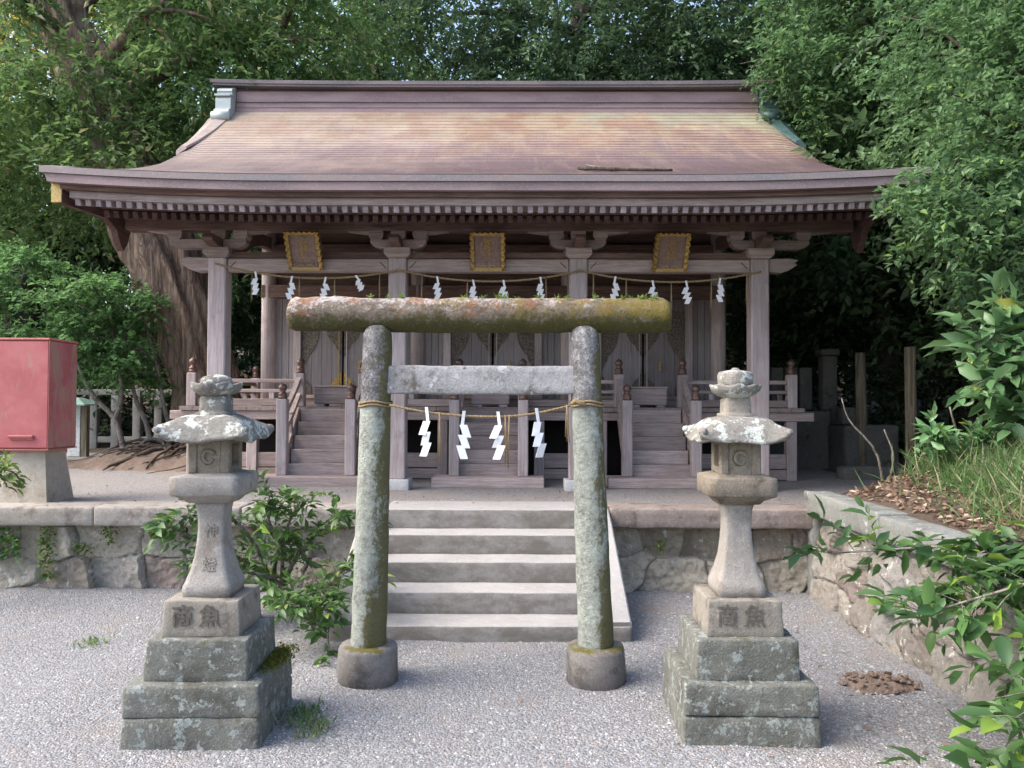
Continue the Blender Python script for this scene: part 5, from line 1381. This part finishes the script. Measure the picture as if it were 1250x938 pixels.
tree('sun_tinted_tree', 'small tree with sunlit orange tint glimpsed over the right part of the ridge', (3.0, 23, 2), [(3.0, 23, 1, .2), (3.0, 23, 6, .15), (3, 23, 9.5, .08)],
     [(2.8, 22.5, 10.6, .9, .7, .7), (3.5, 22.5, 11.2, .6, .5, .5)], B_dark, L_yellow, 260, 9, .4, .14, .07, 72, .05)  # orange leaf colour stands for a sunlit patch of far foliage
# far wood as one mass
rng = np.random.default_rng(90); lob = []
for i in range(46):
    x = rng.uniform(-30, 30); lob.append((x, rng.uniform(27, 36), rng.uniform(2.5, 9.0), rng.uniform(2.0, 3.6), 2.0, rng.uniform(1.3, 2.2)))
P, ax, li = lobe_sprays(lob, 6500, rng, (.3, 1.05), .3)
V, F = spray_leaves(P, ax, rng, 10, 1.0, .34, .17)
o = np_obj('far_wood', V, F, L_dark); kind(o, 'stuff'); o['label'] = 'far dark wood closing the view behind the trees'; o['category'] = 'wood'

# ------------------------------------------------------------------ shrubs and ground plants
def shrub(name, label, base, stems, lmat, k, L, W, seed, per=5, slen=.22, full=True, cat='shrub', up=.9, spread=.8, mb_mat=None, jit=.3, curl=.18, group=None):
    """stems: list of key lists (x,y,z,r) world; leaves on side twigs in each stem's outer part"""
    t = thing(name, label, cat, base, 0, group); rng = np.random.default_rng(seed); mb = MB(); PP = []; AA = []
    for st in stems:
        pts, rs = smooth_path([(x - base[0], y - base[1], z - base[2], r) for x, y, z, r in st], 16); mb.tube(pts, rs, 7, wob=.1, seed=seed)
        for i in range(5, 17):
            p = np.array(pts[i]); d = np.array(pts[min(i+1, 16)]) - np.array(pts[max(i-1, 0)]); d /= np.linalg.norm(d) + 1e-6
            for q in range(per):
                a = d * .7 + rng.normal(size=3) * .75; a[2] *= .7; a /= np.linalg.norm(a); ln = slen * rng.uniform(.3, 1.2)
                e = p + a * ln; mb.tube([tuple(p), tuple(p + a * ln * .5 + [0, 0, .01]), tuple(e)], [max(.002, rs[i]*.4), .0022, .0014], 4); PP.append(p + a * ln * .75); AA.append(a)
    obj('branches', mb, mb_mat or B_grey, t, True)
    V, F = spray_leaves(np.array(PP), np.array(AA), rng, k, slen, L, W, full=full, up=up, spread=spread, jit=jit, curl=curl)
    np_obj('foliage', V, F, lmat, t, smooth=True); return t
# shrub at the foot of the left wall, behind the lantern
shrub('evergreen_shrub', 'spreading evergreen shrub at the wall foot behind the left lantern', (-1.85, 6.15, 0),
      [[(-1.85, 6.15, 0, .022), (-1.95, 6.0, .35, .018), (-2.3, 5.75, .62, .012), (-2.52, 5.6, .78, .005)],
       [(-1.85, 6.15, 0, .022), (-1.8, 5.95, .4, .018), (-1.65, 5.8, .75, .012), (-1.52, 5.7, .95, .005)],
       [(-1.85, 6.15, 0, .022), (-1.9, 5.9, .5, .016), (-2.15, 5.75, .85, .010), (-2.35, 5.65, .80, .004)],
       [(-1.83, 6.15, 0, .022), (-1.65, 5.9, .42, .018), (-1.38, 5.75, .72, .012), (-1.15, 5.65, .86, .005)],
       [(-1.83, 6.15, 0, .02), (-1.7, 5.8, .5, .014), (-1.75, 5.6, .82, .008), (-1.7, 5.5, 1.0, .004)],
       [(-1.83, 6.15, 0, .02), (-1.75, 5.85, .30, .014), (-2.0, 5.55, .45, .008), (-2.2, 5.5, .5, .004)]],
      L_cam, 8, .085, .036, 41, 2, .17)
shrub('evergreen_shrub', 'low drooping evergreen shrub beside the left side slab of the steps', (-1.45, 5.75, 0),
      [[(-1.45, 5.75, 0, .016), (-1.4, 5.55, .22, .013), (-1.3, 5.3, .36, .008), (-1.2, 5.1, .32, .004)],
       [(-1.45, 5.75, 0, .016), (-1.5, 5.5, .28, .012), (-1.5, 5.2, .38, .008), (-1.45, 5.0, .34, .004)],
       [(-1.45, 5.75, 0, .016), (-1.3, 5.6, .35, .012), (-1.12, 5.5, .48, .008), (-1.0, 5.4, .46, .004)],
       [(-1.45, 5.75, 0, .016), (-1.35, 5.5, .3, .012), (-1.2, 5.15, .26, .007), (-1.17, 4.98, .02, .003)]],
      L_cam, 7, .075, .034, 42, 2, .15)
# foreground shrub hanging over the side wall from the right
shrub('overhanging_shrub', 'glossy leaved shrub hanging over the side wall from the bank', (3.05, 3.6, bank_z(3.05, 3.6)),
      [[(3.05, 3.6, .88, .016), (2.8, 3.8, .96, .013), (2.3, 4.0, .92, .008), (1.72, 4.2, .84, .004)],
       [(3.05, 3.6, .88, .016), (2.75, 3.5, .95, .013), (2.3, 3.5, .84, .008), (1.9, 3.6, .68, .004)],
       [(3.05, 3.6, .88, .016), (2.7, 3.3, .85, .012), (2.35, 3.2, .60, .008), (2.1, 3.2, .40, .004)],
       [(3.05, 3.6, .88, .016), (2.6, 3.1, .80, .012), (2.2, 2.95, .50, .008), (2.0, 2.95, .25, .004)],
       [(3.05, 3.6, .88, .014), (2.75, 3.8, .93, .010), (2.4, 3.85, .84, .007), (2.15, 3.9, .70, .004)],
       [(3.05, 3.6, .88, .014), (2.7, 3.4, .80, .010), (2.45, 3.3, .66, .007), (2.2, 3.35, .58, .004)],
       [(3.05, 3.6, .88, .014), (2.8, 3.5, .98, .010), (2.55, 3.4, .93, .007), (2.3, 3.5, .86, .004)]],
      L_cam, 8, .115, .045, 43, 2, .22, spread=.7)
shrub('overhanging_shrub', 'glossy leaved sprig rising at the lower right corner by the wall', (2.35, 2.5, 0),
      [[(2.4, 2.55, 0, .012), (2.25, 2.6, .2, .009), (2.0, 2.75, .33, .006), (1.6, 2.9, .30, .003)],
       [(2.4, 2.55, 0, .012), (2.3, 2.7, .35, .009), (2.1, 2.85, .50, .006), (1.85, 2.95, .44, .003)]],
      L_cam, 6, .13, .055, 44, 1, .22, spread=.7)
# broad leaved shrub on the bank
shrub('aucuba_shrub', 'broad pale leaved shrub at the frame edge above the grassy bank', (4.3, 6.3, bank_z(4.3, 6.3)),
      [[(4.3, 6.3, 1.2, .02), (4.1, 6.1, 1.7, .015), (3.85, 5.95, 2.05, .01), (3.6, 5.9, 2.15, .005)],
       [(4.3, 6.3, 1.2, .02), (4.15, 6.15, 1.6, .015), (3.9, 5.95, 1.8, .01), (3.6, 5.8, 1.85, .005)],
       [(4.3, 6.3, 1.2, .02), (4.2, 6.1, 1.9, .015), (4.05, 6.0, 2.3, .01), (3.8, 5.9, 2.4, .005)],
       [(4.3, 6.3, 1.2, .02), (4.15, 6.1, 1.5, .014), (4.0, 5.9, 1.6, .009), (3.75, 5.8, 1.58, .005)],
       [(4.3, 6.3, 1.2, .02), (4.3, 6.0, 1.8, .014), (4.2, 5.8, 2.1, .009), (4.0, 5.7, 2.0, .005)]],
      L_auc, 6, .19, .085, 45, 2, .26, spread=.8)
shrub('bank_plant', 'small leafy plant growing out of the grass on the bank', (3.45, 6.2, bank_z(3.45, 6.2)),
      [[(3.45, 6.2, 1.0, .008), (3.35, 6.1, 1.25, .006), (3.25, 6.0, 1.4, .004), (3.2, 5.95, 1.45, .002)], [(3.45, 6.2, 1.0, .008), (3.5, 6.05, 1.2, .006), (3.55, 5.95, 1.35, .004), (3.55, 5.9, 1.42, .002)]],
      L_auc, 6, .11, .04, 46, 2, .14, cat='plant')
def dead_stems():
    t = thing('dead_twigs', 'bare grey dead stems standing on the bank beside the wooden post', 'twigs', (3.3, 6.9, bank_z(3.3, 6.9)))
    z = 0
    for i, ks in enumerate([[(0, 0, -.05, .014), (-.12, -.1, .35, .011), (-.35, -.1, .62, .007), (-.42, -.1, .82, .003)], [(0, 0, -.05, .012), (.03, -.1, .3, .01), (-.05, -.1, .55, .007)], [(.3, -.3, -.1, .014), (.42, -.4, .4, .011), (.30, -.5, .75, .007)], [(.5, -.3, -.05, .02), (.62, -.4, .35, .016), (.75, -.5, .62, .012)]]):
        pts, rs = smooth_path(ks, 10); obj('stem', MB().tube(pts, rs, 6, wob=.2, seed=i), B_grey, t, True)
dead_stems()
shrub('wall_plant', 'leafy plant rising before the wall at the foot of the red cabinet', (-4.5, 6.2, 0),
      [[(-4.5, 6.2, 0, .012), (-4.45, 6.2, .6, .009), (-4.3, 6.2, .95, .006), (-4.05, 6.2, 1.08, .003)], [(-4.5, 6.2, 0, .012), (-4.5, 6.2, .7, .009), (-4.4, 6.2, 1.0, .006), (-4.2, 6.2, 1.12, .003)]],
      L_fern, 8, .09, .03, 47, 3, .16, cat='plant')
# ferns and creeper on the left wall
def wall_tuft(label, x, z, seed, n=60, sp=(.05, .1), L=.05, mat=None, cat='fern', name='wall_fern'):
    rng = np.random.default_rng(seed)
    C = np.stack([np.clip(rng.normal(size=n), -1.4, 1.4) * sp[0], -np.abs(rng.normal(size=n)) * .02, np.clip(rng.normal(size=n), -1.4, 1.4) * sp[1]], 1)
    D = rng.normal(size=(n, 3)) * [.9, .3, .6] + [0, -.8, -.2]
    V, F = leaf_mesh(C, D, rng.normal(size=(n, 3)) * .5 + [0, -.3, 1], rng.uniform(.6, 1.3, n) * L, rng.uniform(.6, 1.2, n) * L * .55, full=True)
    o = np_obj(name, V, F, mat or L_fern, None, True, (x, 6.72, z)); tag(o, label, cat)
wall_tuft('long creeper strand of yellow green leaves hanging down the left wall', -3.98, .42, 1, 220, (.04, .20), .045)
wall_tuft('dark green creeper clump on the wall at the frame edge', -4.45, .42, 2, 220, (.16, .09), .06, L_cam)
wall_tuft('tiny bright fern in a joint of the left wall', -3.68, .38, 3, 60, (.05, .03), .04)
wall_tuft('small yellow green fern under the coping of the left wall', -3.45, .50, 4, 60, (.04, .06), .04)
wall_tuft('mossy fern clump at the coping edge by the spreading shrub', -3.0, .55, 5, 130, (.06, .05), .045, L_moss)
wall_tuft('thin green sprig in a joint of the right rubble wall', 1.28, .42, 6, 30, (.02, .04), .04)

# grass
def grass(label, pts, n, seed, h=(.08, .22), spread=.1):
    rng = np.random.default_rng(seed); pts = np.array(pts); idx = rng.integers(0, len(pts), n)
    C = pts[idx] + np.concatenate([rng.normal(size=(n, 2)) * spread, np.zeros((n, 1))], 1)
    if pts[0][2] > .5: C[:, 2] = [bank_z(a, b) - .01 for a, b, _ in C]
    D = rng.normal(size=(n, 3)) * [.55, .55, .1] + [0, 0, 1]; H = rng.uniform(h[0], h[1], n)
    V, F = leaf_mesh(C, D, rng.normal(size=(n, 3)), H, np.full(n, .009), .1, True, .35)
    o = np_obj('grass', V, F, L_grass, None, True); kind(o, 'stuff'); o['label'] = label; o['category'] = 'grass'
rng = np.random.default_rng(8)
gp = [(rng.uniform(3.0, 4.4), rng.uniform(3.7, 5.9), .9) for _ in range(80)] + [(rng.uniform(3.3, 4.4), rng.uniform(5.0, 6.3), .9) for _ in range(70)]
grass('long green grass with dry stalks on the earth bank', gp, 6500, 9, (.10, .34), .16)
grass('green grass tuft beside the left lantern base', [(-1.12, 4.05, .0), (-1.05, 4.15, 0), (-1.0, 4.0, 0), (-.98, 3.9, 0)], 260, 10, (.02, .07), .05)
grass('sparse grass sprout in the gravel left of the lantern', [(-2.85, 5.3, 0)], 70, 11, (.02, .05), .06)
# litter
def litter(label, area, n, seed, zf, L=.05):
    rng = np.random.default_rng(seed); x0, x1, y0, y1 = area
    C = np.stack([rng.uniform(x0, x1, n), rng.uniform(y0, y1, n), np.zeros(n)], 1); C[:, 2] = [zf(a, b) + .006 + rng.uniform(0, .018) for a, b, _ in C]
    D = rng.normal(size=(n, 3)) * [1, 1, .25]; V, F = leaf_mesh(C, D, rng.normal(size=(n, 3)) * .4 + [0, 0, 1], rng.uniform(.6, 1.3, n) * L, rng.uniform(.5, .9, n) * L * .5, .2, True, .2)
    o = np_obj('fallen_leaves', V, F, L_litter, None, True); kind(o, 'stuff'); o['label'] = label; o['category'] = 'leaf litter'
litter('dry brown leaves strewn on the bank', (2.78, 4.2, 3.2, 6.9), 4200, 12, bank_z, .065)
litter('brown leaves scattered over the terrace gravel', (-5.5, 2.6, 6.9, 8.2), 130, 13, lambda x, y: ZP, .04)
litter('few dry leaves lying on the open gravel before the torii', (-2.4, 2.2, 2.9, 5.2), 26, 15, g0, .035)
litter('few fallen leaves along the foot of the side wall', (.9, 2.45, 3.2, 6.4), 90, 14, g0, .035)
def soil_heap():
    mb = MB(); n = 18; V = []
    for j in range(n + 1):
        for i in range(n + 1):
            u, v = i/n*2-1, j/n*2-1; r = math.hypot(u, v); p = (u * .22, v * .16, 0); V.append((*p[:2], max(0, 1 - r*r) * .045 * (1 + .6 * nz(p, 14)) + .018 * nz(p, 40) - .012))
    mb.add(V, [(j*(n+1)+i, j*(n+1)+i+1, (j+1)*(n+1)+i+1, (j+1)*(n+1)+i) for j in range(n) for i in range(n)])
    rng = random.Random(2)
    for q in range(60):
        a = rng.uniform(0, 6.28); r = rng.uniform(0, 1) ** .5; s = rng.uniform(.008, .022); c = (r*.23*math.cos(a), r*.17*math.sin(a), max(0, 1-r*r)*.042)
        m = MB().lathe([(s*.5, -s*.6), (s, 0), (s*.6, s*.6)], c, 6).rough(s*.5, 30, q); mb.add(m.v, m.f)
    o = obj('soil_heap', mb, M_mound, None, False, (2.18, 4.62, 0)); tag(o, 'small crumbled heap of brown soil at the side wall foot', 'soil heap')
soil_heap()
# loose pebbles on the gravel near the viewer
def pebbles():
    rng = np.random.default_rng(77); n = 42000
    y = 2.6 + 4.0 * rng.uniform(0, 1, n) ** 1.5; x = rng.uniform(-1, 1, n) * (y * .68 + .2); keep = x < 2.42; x, y = x[keep], y[keep]; n = len(x)
    s = rng.uniform(.004, .009, n) * np.where(rng.uniform(0, 1, n) > .99, rng.uniform(1.6, 2.8, n), 1)
    base = np.array([(1, 0, 0), (0, 1, 0), (-1, 0, 0), (0, -1, 0), (0, 0, 1)], float)
    V = base[None] * (s[:, None, None] * rng.uniform(.7, 1.35, (n, 5, 1))) * np.array([1, 1, .8]); a = rng.uniform(0, 6.28, n); ca, sa = np.cos(a)[:, None], np.sin(a)[:, None]
    V = np.stack([V[..., 0]*ca - V[..., 1]*sa, V[..., 0]*sa + V[..., 1]*ca, V[..., 2]], -1)
    z = np.array([g0(p, q) for p, q in zip(x, y)]); V += np.stack([x, y, z - .001], 1)[:, None, :]
    b = (np.arange(n) * 5)[:, None]; F = np.concatenate([b + np.array([t]) for t in ((0,1,4),(1,2,4),(2,3,4),(3,0,4))], 0)
    o = np_obj('pebbles', V.reshape(-1, 3), F, M_pebble, None, True); kind(o, 'stuff'); o['label'] = 'loose grey pebbles strewn over the gravel ground'; o['category'] = 'pebbles'
pebbles()
